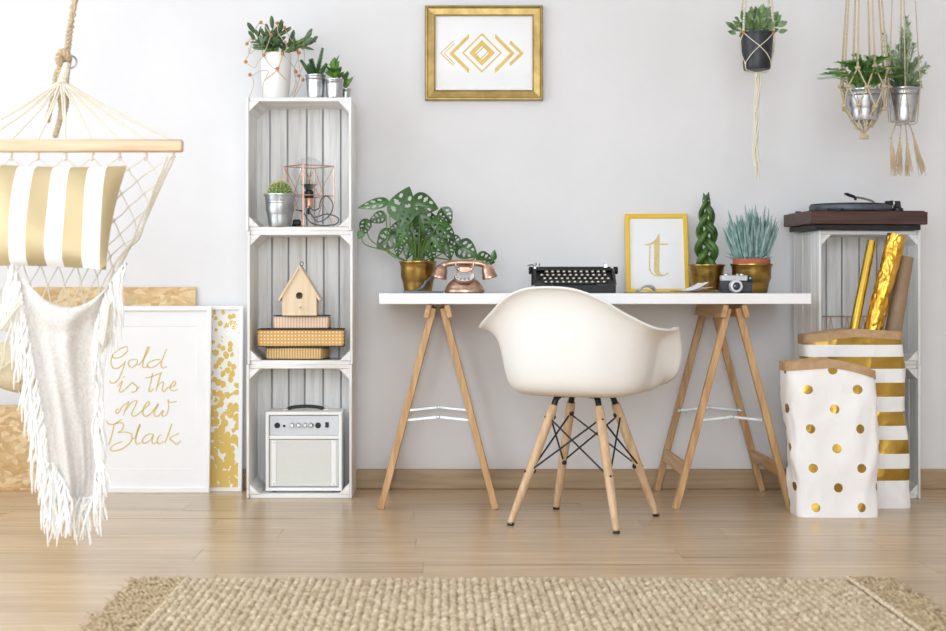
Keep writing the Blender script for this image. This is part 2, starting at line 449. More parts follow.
crate(rcen, rc, 'white slatted crate on the floor behind the gold-striped paper bag', 'stacked white crates under the record player')
crate(rcen+Vector((0, 0, CH)), rc, 'white slatted crate directly under the record player', 'stacked white crates under the record player')
# ------------------------------------------------------------------ helpers for placed parts
def wthing(name, label, cat, loc, group=None):
    """thing whose parts are given in world coordinates"""
    T = thing(name, label, cat, loc, 0, group); return T
def wp(o, T):
    o.parent = T; o.matrix_parent_inverse = Matrix.Translation(-Vector(T.location)); return o
def orient(d, up=(0, 0, 1)):
    y = Vector(d).normalized(); z = Vector(up)-y*Vector(up).dot(y)
    if z.length < 1e-4: z = y.orthogonal()
    z.normalize(); x = y.cross(z); return Matrix((x, y, z)).transposed()
def leaf(mb, p, d, up, L, Wd, bend=.25, fold=.25, shape=None, nu=4, nv=7, keep=None, mi=0):
    """leaf blade from p along d; shape(t)->half width factor"""
    M = orient(d, up); p = Vector(p)
    sh = shape or (lambda t: math.sin(math.pi*min(1, t*.98+.02)**.8))
    def fn(u, v):
        x = (u*2-1)*Wd/2*sh(v); y = v*L
        return p+M @ Vector((x, y*(1-.15*bend*v), abs(u*2-1)**1.3*Wd*.5*fold*sh(v)-bend*L*v*v))
    mb.grid(fn, nu, nv, keep=keep, mi=mi)
def potbody(name, m, T, r0, r1, h, wall=.003, lip=.003, base=0, n=28, bands=(), loc=(0, 0, 0)):
    pr = [(r0*.97, base), (r0, base+.003)]
    for t in sorted(set([.15, .3, .45, .6, .75, .88])):
        pr.append((lerp(r0, r1, t), base+h*t))
    for t in bands:
        r = lerp(r0, r1, t); pr += [(r, base+h*t-.0025), (r+.0018, base+h*t), (r, base+h*t+.0025)]
    pr.sort(key=lambda q: q[1])
    pr += [(r1, base+h-.006), (r1+lip, base+h-.004), (r1+lip, base+h), (r1-wall, base+h), (r1-wall-.001, base+h*.5), (r0*.8, base+.006)]
    return MB().lathe(pr, n, loc).build(name, m, T)
def soil(T, r, z, loc=(0, 0, 0)):
    return MB().lathe([(r, z-.006), (r*.98, z), (r*.5, z+.003)], 20, loc).build('soil', M_SOIL, T)

# ------------------------------------------------------------------ boards and prints against the wall
M_OSB = mat('osb_flakes', '#cfa974', '#e8d2a8', rough=.7, scale=40, bump=.15)
N_, L_, B_ = nodes(M_OSB)
tc = N_.new('ShaderNodeTexCoord'); nz = N_.new('ShaderNodeTexNoise'); nz.inputs['Scale'].default_value = 5
vm = N_.new('ShaderNodeVectorMath'); vm.operation = 'MULTIPLY_ADD'; L_.new(nz.outputs['Color'], vm.inputs[0]); vm.inputs[1].default_value = (.14, .14, .14)
L_.new(tc.outputs['Object'], nz.inputs['Vector']); L_.new(tc.outputs['Object'], vm.inputs[2])
mp = N_.new('ShaderNodeMapping'); mp.inputs['Scale'].default_value = (34, 34, 70); L_.new(vm.outputs[0], mp.inputs[0])
vo = N_.new('ShaderNodeTexVoronoi'); vo.inputs['Scale'].default_value = 1; L_.new(mp.outputs[0], vo.inputs['Vector'])
rp = N_.new('ShaderNodeValToRGB'); cs = ['#b08a58', '#cda671', '#dcbd8b', '#e9d5ae', '#c99b64', '#c2ad90']
while len(rp.color_ramp.elements) < 6: rp.color_ramp.elements.new(.5)
for i, c in enumerate(cs): rp.color_ramp.elements[i].position = i/5; rp.color_ramp.elements[i].color = lin(c)
sx = N_.new('ShaderNodeSeparateColor'); L_.new(vo.outputs['Color'], sx.inputs[0]); L_.new(sx.outputs[0], rp.inputs[0])
mx = N_.new('ShaderNodeMix'); mx.data_type = 'RGBA'; mx.inputs[0].default_value = .35
L_.new(rp.outputs[0], mx.inputs[6]); L_.new(B_.inputs['Base Color'].links[0].from_socket, mx.inputs[7]); L_.new(mx.outputs[2], B_.inputs['Base Color'])

def leaning(name, label, cat, xc, yfoot, lean, group=None):
    T = thing(name, label, cat, (xc, yfoot, 0), 0, group); T.rotation_euler = (-lean, 0, 0); return T
# each is a board from the floor: local x across, z up, front face at y = 0
tall = W(195, 0, 5.7).x
B = leaning('chipboard_panel', 'tall flaky chipboard panel leaning on the wall behind the lettered print', 'board', tall-.31, -.036, R(1.45), 'chipboard panels against the wall')
MB().box((0, .006, .385), (.62, .012, .77), .001).build('panel_sheet', M_OSB, B)
B = leaning('chipboard_panel', 'low flaky chipboard panel standing on the floor behind the hanging throw', 'board', W(60, 0, 5.68).x-.22, -.066, R(1.0), 'chipboard panels against the wall')
MB().box((0, .006, .162), (.64, .012, .324), .001).build('panel_sheet', M_OSB, B)

M_GLASS = mat('picture_glass', '#ffffff', rough=.03)
N_, L_, B_ = nodes(M_GLASS)
tr = N_.new('ShaderNodeBsdfTransparent'); gl = N_.new('ShaderNodeBsdfGlossy'); gl.inputs['Roughness'].default_value = .03
fr = N_.new('ShaderNodeFresnel'); fr.inputs['IOR'].default_value = 1.4; ms = N_.new('ShaderNodeMixShader')
geo = N_.new('ShaderNodeNewGeometry'); bk = N_.new('ShaderNodeMath'); bk.operation = 'SUBTRACT'; bk.inputs[0].default_value = 1; L_.new(geo.outputs['Backfacing'], bk.inputs[1]); fm_ = N_.new('ShaderNodeMath'); fm_.operation = 'MULTIPLY'; L_.new(fr.outputs[0], fm_.inputs[0]); L_.new(bk.outputs[0], fm_.inputs[1])
L_.new(fm_.outputs[0], ms.inputs[0]); L_.new(tr.outputs[0], ms.inputs[1]); L_.new(gl.outputs[0], ms.inputs[2])
L_.new(ms.outputs[0], [n for n in N_ if n.type == 'OUTPUT_MATERIAL'][0].inputs[0])

def picture_frame(T, w, h, fw, depth, fm, pm_, glass=True, prof=None, z0=0):
    """mitred frame, print sheet and glazing; front at local y = 0, body towards +y"""
    pr = prof or [(0, depth), (0, .002), (.002, 0), (fw-.002, 0), (fw, .002), (fw, depth*.75)]
    for k in range(4):
        mb = MB(); n = len(pr); V = []
        for e in (0, 1):
            for (a, y) in pr:
                c = [(-w/2+a, z0+a), (w/2-a, z0+a), (w/2-a, z0+h-a), (-w/2+a, z0+h-a)]
                p = c[(k+e) % 4]; V.append(Vector((p[0], y, p[1])))
        F = [(i, (i+1) % n, (i+1) % n+n, i+n) for i in range(n)]+[tuple(range(n))[::-1], tuple(range(n, 2*n))]
        mb.add(V, F).build('frame_rail', fm, T, ang=25)
    MB().box((0, depth*.62, z0+h/2), (w-2*fw+.006, .003, h-2*fw+.006), 0).build('print_sheet', pm_, T)
    if glass: MB().add([Vector((sx*(w/2-fw+.002), depth*.33, z0+h/2+sz*(h/2-fw+.002))) for sx, sz in ((-1, -1), (1, -1), (1, 1), (-1, 1))], [(0, 1, 2, 3)]).build('glazing', M_GLASS, T, recalc=False)
def ribbon_strokes(mb, strokes, y, width, n=6, taper=.5):
    """flat strokes in the x-z plane (slightly raised ink)"""
    for st in strokes:
        P = cr([(a, 0, b) for a, b in st], n) if len(st) > 2 else [Vector((a, 0, b)) for a, b in st]
        m = len(P); V = []; F = []
        for i, p in enumerate(P):
            t = P[min(i+1, m-1)]-P[max(0, i-1)]
            t = t.normalized() if t.length > 1e-9 else Vector((1, 0, 0)); q = Vector((-t.z, 0, t.x))
            f = taper+(1-taper)*math.sin(math.pi*(.12+.76*i/(m-1))) * (1.0+.35*abs(t.z)-.2)
            for s_ in (-1, 1): V.append(Vector((p.x, y, p.z))+q*(s_*width/2*f))
        F = [(2*i, 2*i+1, 2*i+3, 2*i+2) for i in range(m-1)]
        mb.add(V, F)
# large lettered print
bw, bh = .50, .70
bxr = W(211, 0, 5.65).x; bxc = bxr-bw/2
T = leaning('framed_print', 'large white-framed print lettered Gold is the new Black leaning on the wall', 'framed print', bxc, -.124, R(4.5), 'white-framed prints leaning on the wall')
picture_frame(T, bw, bh, .018, .022, M_WHITE, mat('print_white', '#f3f3f4', '#f5f5f6', rough=.7, scale=5))
m_ = MB(); mw = .055
for k in range(4):   # mount with a bevelled window
    c0 = [(-bw/2+.016, .016), (bw/2-.016, .016), (bw/2-.016, bh-.016), (-bw/2+.016, bh-.016)]
    c1 = [(-bw/2+mw, mw+.035), (bw/2-mw, mw+.035), (bw/2-mw, bh-mw-.02), (-bw/2+mw, bh-mw-.02)]
    a, b, c, d = c0[k], c0[(k+1) % 4], c1[(k+1) % 4], c1[k]
    e = .0015; ce = ((c[0]+d[0])/2, (c[1]+d[1])/2)
    m_.add([Vector((q[0], .0105, q[1])) for q in (a, b, c, d)]+[Vector((q[0]*.993, .0122, q[1]+(.0015 if q[1] < bh/2 else -.0015))) for q in (d, c)], [(0, 1, 2, 3), (3, 2, 5, 4)])
m_.build('mount', M_PAPER, T)
def zp(offx, offy, k):
    def f(p):
        px, py = offx+p[0]/k, offy+p[1]/k
        return ((px-VX)*5.655/FPX-bxc, (EYE-(py-VY)*5.655/FPX)/math.cos(R(4.5)))
    return f
words = {
 'Gold': ((95, 340), [[(305, 70), (290, 60), (220, 90), (165, 140), (180, 168), (240, 160), (300, 110), (305, 75)], [(165, 140), (150, 200), (170, 260), (215, 265), (265, 230), (285, 205)], [(287, 195), (265, 270), (230, 360), (190, 400), (150, 400), (145, 375)],
   [(380, 180), (330, 190), (315, 225), (345, 258), (390, 230), (400, 190), (370, 180)], [(400, 225), (420, 228), (470, 160), (507, 80), (495, 70), (465, 160), (450, 240), (470, 260), (500, 245)],
   [(620, 185), (570, 185), (505, 215), (500, 250), (540, 258), (590, 230), (630, 190)], [(675, 80), (645, 160), (625, 230), (640, 262), (680, 250)]]),
 'is': ((95, 340), [[(215, 440), (262, 385), (235, 470), (255, 488), (300, 450), (355, 400), (368, 410), (400, 440), (390, 480), (345, 490)], [(395, 475), (425, 435)], [(272, 342), (278, 347), (283, 342)]]),
 'the': ((95, 340), [[(545, 310), (530, 400), (515, 470), (530, 485), (560, 455)], [(475, 355), (520, 350), (635, 305)], [(625, 305), (600, 400), (580, 480)], [(590, 430), (640, 395), (650, 410), (640, 465), (660, 485), (690, 450), (750, 430), (765, 400), (745, 392), (715, 440), (730, 475), (790, 465)]]),
 'new': ((95, 395), [[(235, 130), (215, 130), (205, 150), (220, 170), (245, 140), (260, 110), (325, 60), (300, 120), (275, 190)], [(290, 150), (350, 70), (400, 50), (385, 100), (355, 170), (370, 195), (410, 180), (490, 110), (520, 80), (505, 60), (470, 110), (460, 170), (490, 195), (540, 165), (605, 80), (570, 150), (570, 190), (610, 190), (652, 140), (640, 190), (680, 185), (702, 120), (695, 40), (715, 65), (780, 55)]]),
 'Black': ((95, 395), [[(115, 235), (135, 265), (190, 270), (260, 225)], [(190, 270), (170, 380), (140, 460), (110, 480)], [(190, 270), (250, 255), (280, 275), (265, 325), (225, 348)], [(225, 348), (310, 345), (360, 375), (345, 440), (270, 500), (190, 520), (162, 505), (190, 465), (270, 432)],
   [(360, 400), (385, 400), (425, 310), (432, 272), (415, 320), (395, 420), (410, 458), (440, 440)], [(560, 360), (500, 370), (460, 420), (475, 450), (530, 420), (565, 365)], [(565, 365), (550, 430), (570, 455), (600, 430)], [(640, 365), (610, 390), (600, 435), (620, 455), (660, 430)], [(735, 265), (705, 360), (670, 450)], [(805, 355), (720, 400), (760, 440), (780, 458), (825, 425)]])}
M_GOLDINK = mat('gold_ink', '#d6bf78', '#e0cd90', rough=.5, scale=80)
mb = MB()
for wname, (off, sts) in words.items():
    f = zp(off[0], off[1], 9.46); ribbon_strokes(mb, [[f(p) for p in s_] for s_ in sts], .0114, .0054)
mb.build('gold_lettering', M_GOLDINK, T, label='gold handwritten lettering Gold is the new Black', kind='stuff')
# gold-flecked print
M_FLECK = mat('gold_fleck_print', '#ffffff', rough=.55)
N_, L_, B_ = nodes(M_FLECK)
tc = N_.new('ShaderNodeTexCoord'); mp = N_.new('ShaderNodeMapping'); mp.inputs['Scale'].default_value = (44, 44, 38); L_.new(tc.outputs['Object'], mp.inputs[0])
vo = N_.new('ShaderNodeTexVoronoi'); vo.feature = 'F1'; vo.inputs['Scale'].default_value = 1.0; L_.new(mp.outputs[0], vo.inputs['Vector'])
nz = N_.new('ShaderNodeTexNoise'); nz.inputs['Scale'].default_value = 55; L_.new(tc.outputs['Object'], nz.inputs['Vector'])
sz = N_.new('ShaderNodeSeparateXYZ'); L_.new(tc.outputs['Object'], sz.inputs[0])
thr = N_.new('ShaderNodeMapRange'); thr.inputs['From Min'].default_value = .05; thr.inputs['From Max'].default_value = .66; thr.inputs['To Min'].default_value = .84; thr.inputs['To Max'].default_value = .50; L_.new(sz.outputs[2], thr.inputs[0])
ad = N_.new('ShaderNodeMath'); ad.operation = 'MULTIPLY_ADD'; L_.new(nz.outputs[0], ad.inputs[0]); ad.inputs[1].default_value = .5; L_.new(vo.outputs['Distance'], ad.inputs[2])
lt = N_.new('ShaderNodeMath'); lt.operation = 'LESS_THAN'; a2 = N_.new('ShaderNodeMath'); a2.operation = 'ADD'; a2.inputs[1].default_value = .12; L_.new(thr.outputs[0], a2.inputs[0])
L_.new(ad.outputs[0], lt.inputs[0]); L_.new(a2.outputs[0], lt.inputs[1])
mx = N_.new('ShaderNodeMix'); mx.data_type = 'RGBA'; L_.new(lt.outputs[0], mx.inputs[0]); mx.inputs[6].default_value = lin('#ecebe7'); mx.inputs[7].default_value = lin('#d9b85c'); L_.new(mx.outputs[2], B_.inputs['Base Color'])
T = leaning('framed_print', 'narrow-framed white print covered in gold flecks beside the crates', 'framed print', W(243, 0, 5.68).x-.25, -.086, R(3.6), 'white-framed prints leaning on the wall')
picture_frame(T, .50, .70, .015, .02, M_WHITE, M_FLECK)

# ------------------------------------------------------------------ hammock chair
HB = Vector((-1.05, -1.63, .46))
H = wthing('hammock_chair', 'cream rope hammock chair hanging from a wooden spreader bar', 'hammock', HB)
hcx, hy, hz = W(65, 0, 4.1).x, -1.63, W(0, 146, 4.1).z
M_BAR = wood('beech_bar', '#cdab86', '#e3c7a5', 0, tint=.02)
wp(MB().box((hcx, hy, hz), (.645, .028, .034), .004).build('spreader_bar', M_BAR), H)
holes = [hcx+.0738*(i-4) for i in range(9)]
gath = Vector((W(63, 0, 4.1).x, hy, W(0, 80, 4.1).z))
mb = MB()
for i, hx in enumerate(holes):
    e = Vector((hx, hy, hz+.017)); m_ = gath.lerp(e, .5)+Vector((0, 0, -.010*abs(i-4)/4))
    for o in (-.003, .003):
        mb.tube(cr([gath+Vector((o, o-.012, -.004)), m_+Vector((o, 0, 0)), e], 5), .0031, 6)
    mb.tube([e, Vector((hx, hy, hz-.035))], .0036, 6)
wp(mb.build('suspension_cord', M_COTTON, kind='stuff'), H)
# whipped gather and ring
mb = MB(); g0, g1 = gath+Vector((.002, -.014, -.010)), gath+Vector((.014, -.008, .045))
mb.tube([g0, g0.lerp(g1, .3), g0.lerp(g1, .7), g1], [.014, .012, .011, .008], 10)
for k in range(9): 
    c = g0.lerp(g1, (k+.5)/9); mb.lathe([(.0095+.003*(1-k/9), -.003), (.0118+.003*(1-k/9), 0), (.0095+.003*(1-k/9), .003)], 12, c)
wp(mb.build('whipping', M_COTTON, kind='stuff'), H)
rg = Vector((W(70, 0, 4.1).x, hy, W(0, 62, 4.1).z))
wp(MB().tube([rg+Vector((.018*math.cos(a), .004*math.sin(a), .018*math.sin(a))) for a in [2*math.pi*k/20 for k in range(20)]], .0026, 8, closed=True).build('ring', M_STEEL), H)
# twisted jute rope: standing part, knot, loose ends
M_ROPE = mat('jute_rope', '#b09a7c', '#d0bea0', rough=.95, scale=200, bump=.4)
def twisted(mb, pts, r, pitch=.03, strands=3, n=6, taper=0):
    P = cr(pts, 14); ac = 0; prev = P[0]; nrm = None; paths = [[] for _ in range(strands)]
    for i, p in enumerate(P):
        ac += (p-prev).length; prev = p
        t = (P[min(i+1, len(P)-1)]-P[max(0, i-1)]).normalized()
        nrm = t.orthogonal().normalized() if nrm is None else (nrm-t*nrm.dot(t)).normalized()
        b = t.cross(nrm)
        for k in range(strands):
            a = 2*math.pi*(ac/pitch+k/strands); paths[k].append(p+(nrm*math.cos(a)+b*math.sin(a))*r*.52)
    for q in paths: mb.tube(q, r*.56, n)
mb = MB()
top = Vector((-.84, hy, ZC-.03)); k0 = W(66, 56, 4.1)
twisted(mb, [k0+Vector((0, 0, -.01)), W(75, 0, 4.1), k0.lerp(top, .5)+Vector((.02, 0, 0)), top], .0105, .035)
wp(mb.build('hanging_rope', M_ROPE, kind='stuff'), H)
mb = MB()
kc = W(64, 60, 4.1)
twisted(mb, [kc+Vector((.012, 0, .02)), kc+Vector((-.008, -.016, .012)), kc+Vector((-.014, 0, -.005)), kc+Vector((.004, .016, -.002)), kc+Vector((.014, -.01, .008)), kc+Vector((-.004, -.016, .02)), kc+Vector((-.012, 0, -.01))], .0095, .03)
twisted(mb, [kc+Vector((-.006, .01, .0)), W(56, 75, 4.13), W(54, 95, 4.13), W(47, 122, 4.12)], .008, .03)
twisted(mb, [kc+Vector((.0, .012, .005)), W(59, 82, 4.13), W(61, 112, 4.13), W(55, 137, 4.12)], .008, .03)
twisted(mb, [kc+Vector((.01, .012, .0)), W(66, 85, 4.13), W(66, 105, 4.13), W(61, 120, 4.12)], .008, .03)
wp(mb.build('rope_knot', M_ROPE, kind='stuff'), H)
wp(MB().lathe([(.028, ZC-.012), (.028, ZC-.003), (.012, ZC-.001)], 16, (top.x, top.y, 0)).tube([top+Vector((.012*math.cos(a), 0, .006+.016*math.sin(a))) for a in [2*math.pi*k/14 for k in range(14)]], .004, 6, closed=True).build('ceiling_hook', M_STEEL), H)
# netting
ntab = [(0, (-1.041, -1.63, hz-.03, .295)), (.2, (-1.05, -1.605, 1.0, .245)), (.45, (-1.07, -1.59, .82, .195)), (.62, (-1.095, -1.60, .62, .175)), (.75, (-1.10, -1.635, .50, .17)),
        (.85, (-1.075, -1.70, .463, .17)), (.93, (-1.035, -1.735, .53, .15)), (1, (-1.0, -1.735, .64, .12))]
NT = cr([q[1][:3] for q in ntab], 8); NH = cr([(q[0], q[1][3], 0) for q in ntab], 8)
def netrow(v):
    k = min(range(len(NH)-1), key=lambda i: abs(NH[i].x-v)); k = k if NH[k].x <= v or k == 0 else k-1
    t = (v-NH[k].x)/max(1e-6, NH[k+1].x-NH[k].x); p = NT[k].lerp(NT[k+1], t); return p.x, p.y, p.z, lerp(NH[k].y, NH[k+1].y, t)
def net(u, v):
    x, y, z, hw = netrow(v); k = max(0, min(1, (v-.35)/.3))
    return Vector((x+u*hw, y-.05*u*u*k-.02*u*u, z+.14*u*u*k*(1-.4*max(0, v-.8)/.2)))
mb = MB(); nc, nr = 8, 18
def node(i, j):
    u = (i+(.5 if j % 2 else 0))/nc*2-1; v = j/nr
    return net(max(-1, min(1, u)), v)
for j in range(nr):
    for i in range(nc+1):
        p = node(i, j)
        nb = [i, i-1] if j % 2 == 0 else [i, i+1]
        for q in nb:
            if q < 0 or q > nc: continue
            e = node(q, j+1); m_ = (p+e)/2+Vector((rnd.uniform(-.003, .003), rnd.uniform(-.003, .003), -.001))
            mb.tube([p, m_, e], .0019, 5, cap=False)
        mb.sphere(p, .0042, 6, 4)
for s in (-1, 1):
    for o in (0, .012, -.012):
        mb.tube(cr([net(s*(1+o*2), k/14)+Vector((rnd.uniform(-.004, .004), o, 0)) for k in range(15)], 4), .003, 6)
wp(mb.build('rope_netting', M_COTTON, kind='stuff', recalc=False), H)
mb = MB()
for hx in holes:
    for q in range(3): mb.sphere((hx+rnd.uniform(-.002, .002), hy, hz-.022-.007*q), (.006, .006, .005), 8, 5)
wp(mb.build('cord_knot', M_COTTON, kind='stuff'), H)
# cushions in the seat
def cushion_mesh(rx, ry, rz, puff=.5, n=20):
    mb = MB()
    for s in (-1, 1):
        def fn(u, v):
            x, y = u*2-1, v*2-1
            e = max(0, (1-abs(x)**2.6)*(1-abs(y)**2.6))**puff
            pin = 1-.06*(x*x*y*y)
            return Vector((x*rx*pin*(1-.05*y*y), y*ry*pin*(1-.05*x*x), s*rz*e))
        mb.grid(fn, n, n)
    return mb
M_LINEN = mat('cream_linen', '#cdbd9d', '#dccfb3', rough=.9, scale=180, bump=.2)
M_FLEECE = mat('white_fleece', '#f0efec', '#f8f7f5', rough=.95, scale=150, bump=.5)
o = cushion_mesh(.165, .095, .075, .6).build('seat_cushion', M_LINEN, label='cream linen cushion sunk in the seat of the rope hammock chair', cat='cushion')
o.location = (-1.105, -1.655, .548); o.rotation_euler = (R(-8), R(3), 0)
o = cushion_mesh(.15, .09, .042, .6).build('seat_cushion', M_FLEECE, label='soft white cushion lying on the cream one in the hammock chair', cat='cushion')
o.location = (-1.115, -1.63, .675); o.rotation_euler = (R(-10), R(4), 0)
# striped pillow
M_STRIPE = mat('gold_white_stripe', '#ffffff', rough=.8, scale=260, bump=.15)
N_, L_, B_ = nodes(M_STRIPE)
tc = N_.new('ShaderNodeTexCoord'); sx = N_.new('ShaderNodeSeparateXYZ'); L_.new(tc.outputs['Object'], sx.inputs[0])
dv = N_.new('ShaderNodeMath'); dv.operation = 'MULTIPLY_ADD'; dv.inputs[1].default_value = 1/.0957; dv.inputs[2].default_value = 50.26; L_.new(sx.outputs[0], dv.inputs[0])
fr = N_.new('ShaderNodeMath'); fr.operation = 'FRACT'; L_.new(dv.outputs[0], fr.inputs[0])
lt = N_.new('ShaderNodeMath'); lt.operation = 'LESS_THAN'; lt.inputs[1].default_value = .52; L_.new(fr.outputs[0], lt.inputs[0])
mx = N_.new('ShaderNodeMix'); mx.data_type = 'RGBA'; L_.new(lt.outputs[0], mx.inputs[0]); mx.inputs[6].default_value = lin('#f3f2f0'); mx.inputs[7].default_value = lin('#c6b48c'); L_.new(mx.outputs[2], B_.inputs['Base Color'])
mm = N_.new('ShaderNodeMath'); mm.operation = 'MULTIPLY'; mm.inputs[1].default_value = .35; L_.new(lt.outputs[0], mm.inputs[0]); L_.new(mm.outputs[0], B_.inputs['Metallic'])
rr = N_.new('ShaderNodeMapRange'); rr.inputs['To Min'].default_value = .85; rr.inputs['To Max'].default_value = .5; L_.new(lt.outputs[0], rr.inputs[0]); L_.new(rr.outputs[0], B_.inputs['Roughness'])
mb = MB()
for s in (-1, 1):
    def fn(u, v):
        x, z = u*2-1, v*2-1
        e = max(0, (1-abs(x)**3)*(1-abs(z)**3))**.5
        pin = 1-.035*(1-x*x*z*z)
        return Vector((x*.200*(1-.05*(1-z*z)*abs(x))+.018*z, s*.052*e+.006*math.sin(5*x+3*z)*e, z*.146*(1-.05*(1-x*x))))
    mb.grid(fn, 30, 22)
P = mb.build('striped_pillow', M_STRIPE, label='gold and white striped pillow propped in the hammock chair', cat='pillow')
P.location = W(42, 216, 4.02); P.rotation_euler = (R(-14), R(1), R(0))

# ------------------------------------------------------------------ fringed throw
M_THROW = mat('white_knit', '#cfcac4', '#e0dcd7', rough=.95, scale=120, bump=.5, bscale=320, stretch=(1, 1, 1), sheen=.2)
Lt = [(-.28, (30, 300)), (0, (12, 262)), (.12, (20, 290)), (.28, (27, 330)), (.45, (35, 375)), (.62, (43, 420)), (.76, (47, 455)), (.9, (52, 485)), (1, (58, 503))]
Rt = [(-.28, (98, 300)), (0, (126, 262)), (.12, (111, 283)), (.28, (99, 318)), (.45, (97, 355)), (.62, (98, 400)), (.76, (101, 437)), (.9, (101, 472)), (1, (94, 500))]
def throw(s, t):
    l, r_ = interp(Lt, t), interp(Rt, t)
    px = lerp(l[0], r_[0], s); py = lerp(l[1], r_[1], s)
    a = 1-(2*s-1)**2
    if t >= 0:
        py += 45*a*(1-t)**2.2*(1-.25*math.sin(math.pi*s)*0)
        d = 3.92+.05*(2*s-1)**2*(1-t)**2
        d += (.010*math.sin(9*s+2*t)+.006*math.sin(21*s-3*t))*min(1, t*3+.15)*(1+.6*t)
        d -= .035*a*math.sin(math.pi*min(1, t*5)/1)*(1 if t < .2 else 0)*.5
        if s > .55: d -= .012*math.exp(-((s-.62-.25*(1-t))/.05)**2)*t
    else:
        k = -t/.28
        py += 45*a-14*k*a; d = 3.92+.05*(2*s-1)**2+.11*k
    p = W(px, py, d)
    return p
TH = wthing('fringed_throw', 'white knitted throw with shaggy fringe draped over the hammock chair', 'throw', throw(.5, 1))
mb = MB(); mb.grid(lambda u, v: throw(u, -.28+1.28*v), 36, 60)
o = wp(mb.build('throw_cloth', M_THROW, ang=80), TH); so = o.modifiers.new('thickness', 'SOLIDIFY'); so.thickness = .006
mb = MB(); fr_ = random.Random(3)
def strand(p, L, out, thick=.0036):
    q = [p]; a = fr_.uniform(0, 6); sw = fr_.uniform(.003, .008); pull = fr_.uniform(.6, 1.4)
    for k in range(1, 8):
        t = k/7
        q.append(p+Vector((out*pull*math.sin(t*1.5)+sw*math.sin(a+t*5), -.012*t+sw*math.cos(a*1.7+t*5), -L*t+.008*math.sin(min(t*3, 3)))))
    mb.tube(q, [thick*f for f in (.8, 1, 1, .95, .9, .8, .7, .35)], 5)
for k in range(95):   # left edge
    t = k/94*.97; strand(throw(.0+fr_.uniform(0, .04), t)+Vector((0, -.006, 0)), fr_.uniform(.10, .18)*(1 if t < .7 else .72), -.022*fr_.uniform(.2, 1.3))
for k in range(58):   # right top
    t = k/57*.36; strand(throw(1-fr_.uniform(0, .05), t)+Vector((0, -.006, 0)), fr_.uniform(.11, .20), .020*fr_.uniform(-.5, 1.2))
for k in range(45):   # right bottom
    t = .55+k/44*.43; strand(throw(1-fr_.uniform(0, .05), t)+Vector((0, -.006, 0)), fr_.uniform(.08, .13), .022*fr_.uniform(-.2, 1.3))
for k in range(30):
    strand(throw(k/29, 1)+Vector((0, fr_.uniform(-.01, .01), .01)), fr_.uniform(.075, .125), fr_.uniform(-.025, .025))
for k in range(16):
    strand(throw(.1+.25*k/15, .8+.15*k/15)+Vector((0, -.01, 0)), fr_.uniform(.09, .13), fr_.uniform(-.015, .02))
wp(mb.build('fringe', mat('white_yarn', '#eceae6', '#f6f5f2', rough=.95, scale=200, bump=.3, sheen=.2), kind='stuff'), TH)
# ------------------------------------------------------------------ on top of the crate tower
Z3 = CH*3
M_JADE = mat('jade_leaf', '#3f5c3a', '#6f8a66', rough=.45, scale=30, tint=.12)
M_LEAF = mat('leaf_green', '#2d5423', '#4c7a36', rough=.42, scale=18, tint=.15)
M_LEAF2 = mat('leaf_fresh', '#4a7a2c', '#76a548', rough=.45, scale=18, tint=.15)
M_STEM = mat('plant_stem', '#5d7a3c', '#7b9650', rough=.6, scale=40)
p0 = W(276, 0, 5.53); base = Vector((p0.x, p0.y, Z3))
T = thing('potted_succulent', 'green fat-leaved succulent in a tall white ceramic pot on top of the crates', 'potted plant', base)
MB().lathe([(.043, 0), (.047, .004), (.053, .06), (.056, .12), (.0565, .165), (.0545, .168), (.052, .165), (.051, .12), (.04, .10)], 32).build('pot', mat('white_ceramic', '#eeedeb', '#f2f1ef', rough=.25, scale=4), T)
soil(T, .051, .155)
jr = random.Random(11)
me_j = MB().sphere((0, .5, 0), (.17, .5, .075), 10, 8).mesh('leaf', M_JADE)
stems = MB()
for b in range(22):
    a = b*2.4+jr.uniform(-.3, .3); tilt = jr.uniform(.15, 1.15) if b > 2 else .15
    d = Vector((math.cos(a)*math.sin(tilt), math.sin(a)*math.sin(tilt)*.8, math.cos(tilt)))
    L = jr.uniform(.075, .128); s0 = Vector((d.x*.02, d.y*.02, .155)); s1 = s0+d*L
    stems.tube(cr([s0, s0.lerp(s1, .5)+Vector((0, 0, .008)), s1], 3), [.0035]*6+[.0025], 6)
    for k in range(5):
        f = .45+.14*k; q = s0.lerp(s1, min(f, 1)); aa = k*1.57+a
        side = orient(d) @ Vector((math.cos(aa), 0, math.sin(aa)))
        ld = (d*(.55 if k < 4 else 1.5)+side+Vector((0, 0, .25))).normalized()
        o = inst('leaf', me_j, T, q, (0, 0, 0), None)
        S = jr.uniform(.036, .054); M = orient(ld, d if k < 4 else side)
        o.matrix_basis = Matrix.LocRotScale(q, M.to_quaternion(), (S, S, S))
stems.build('stem', M_STEM, T, kind='stuff')
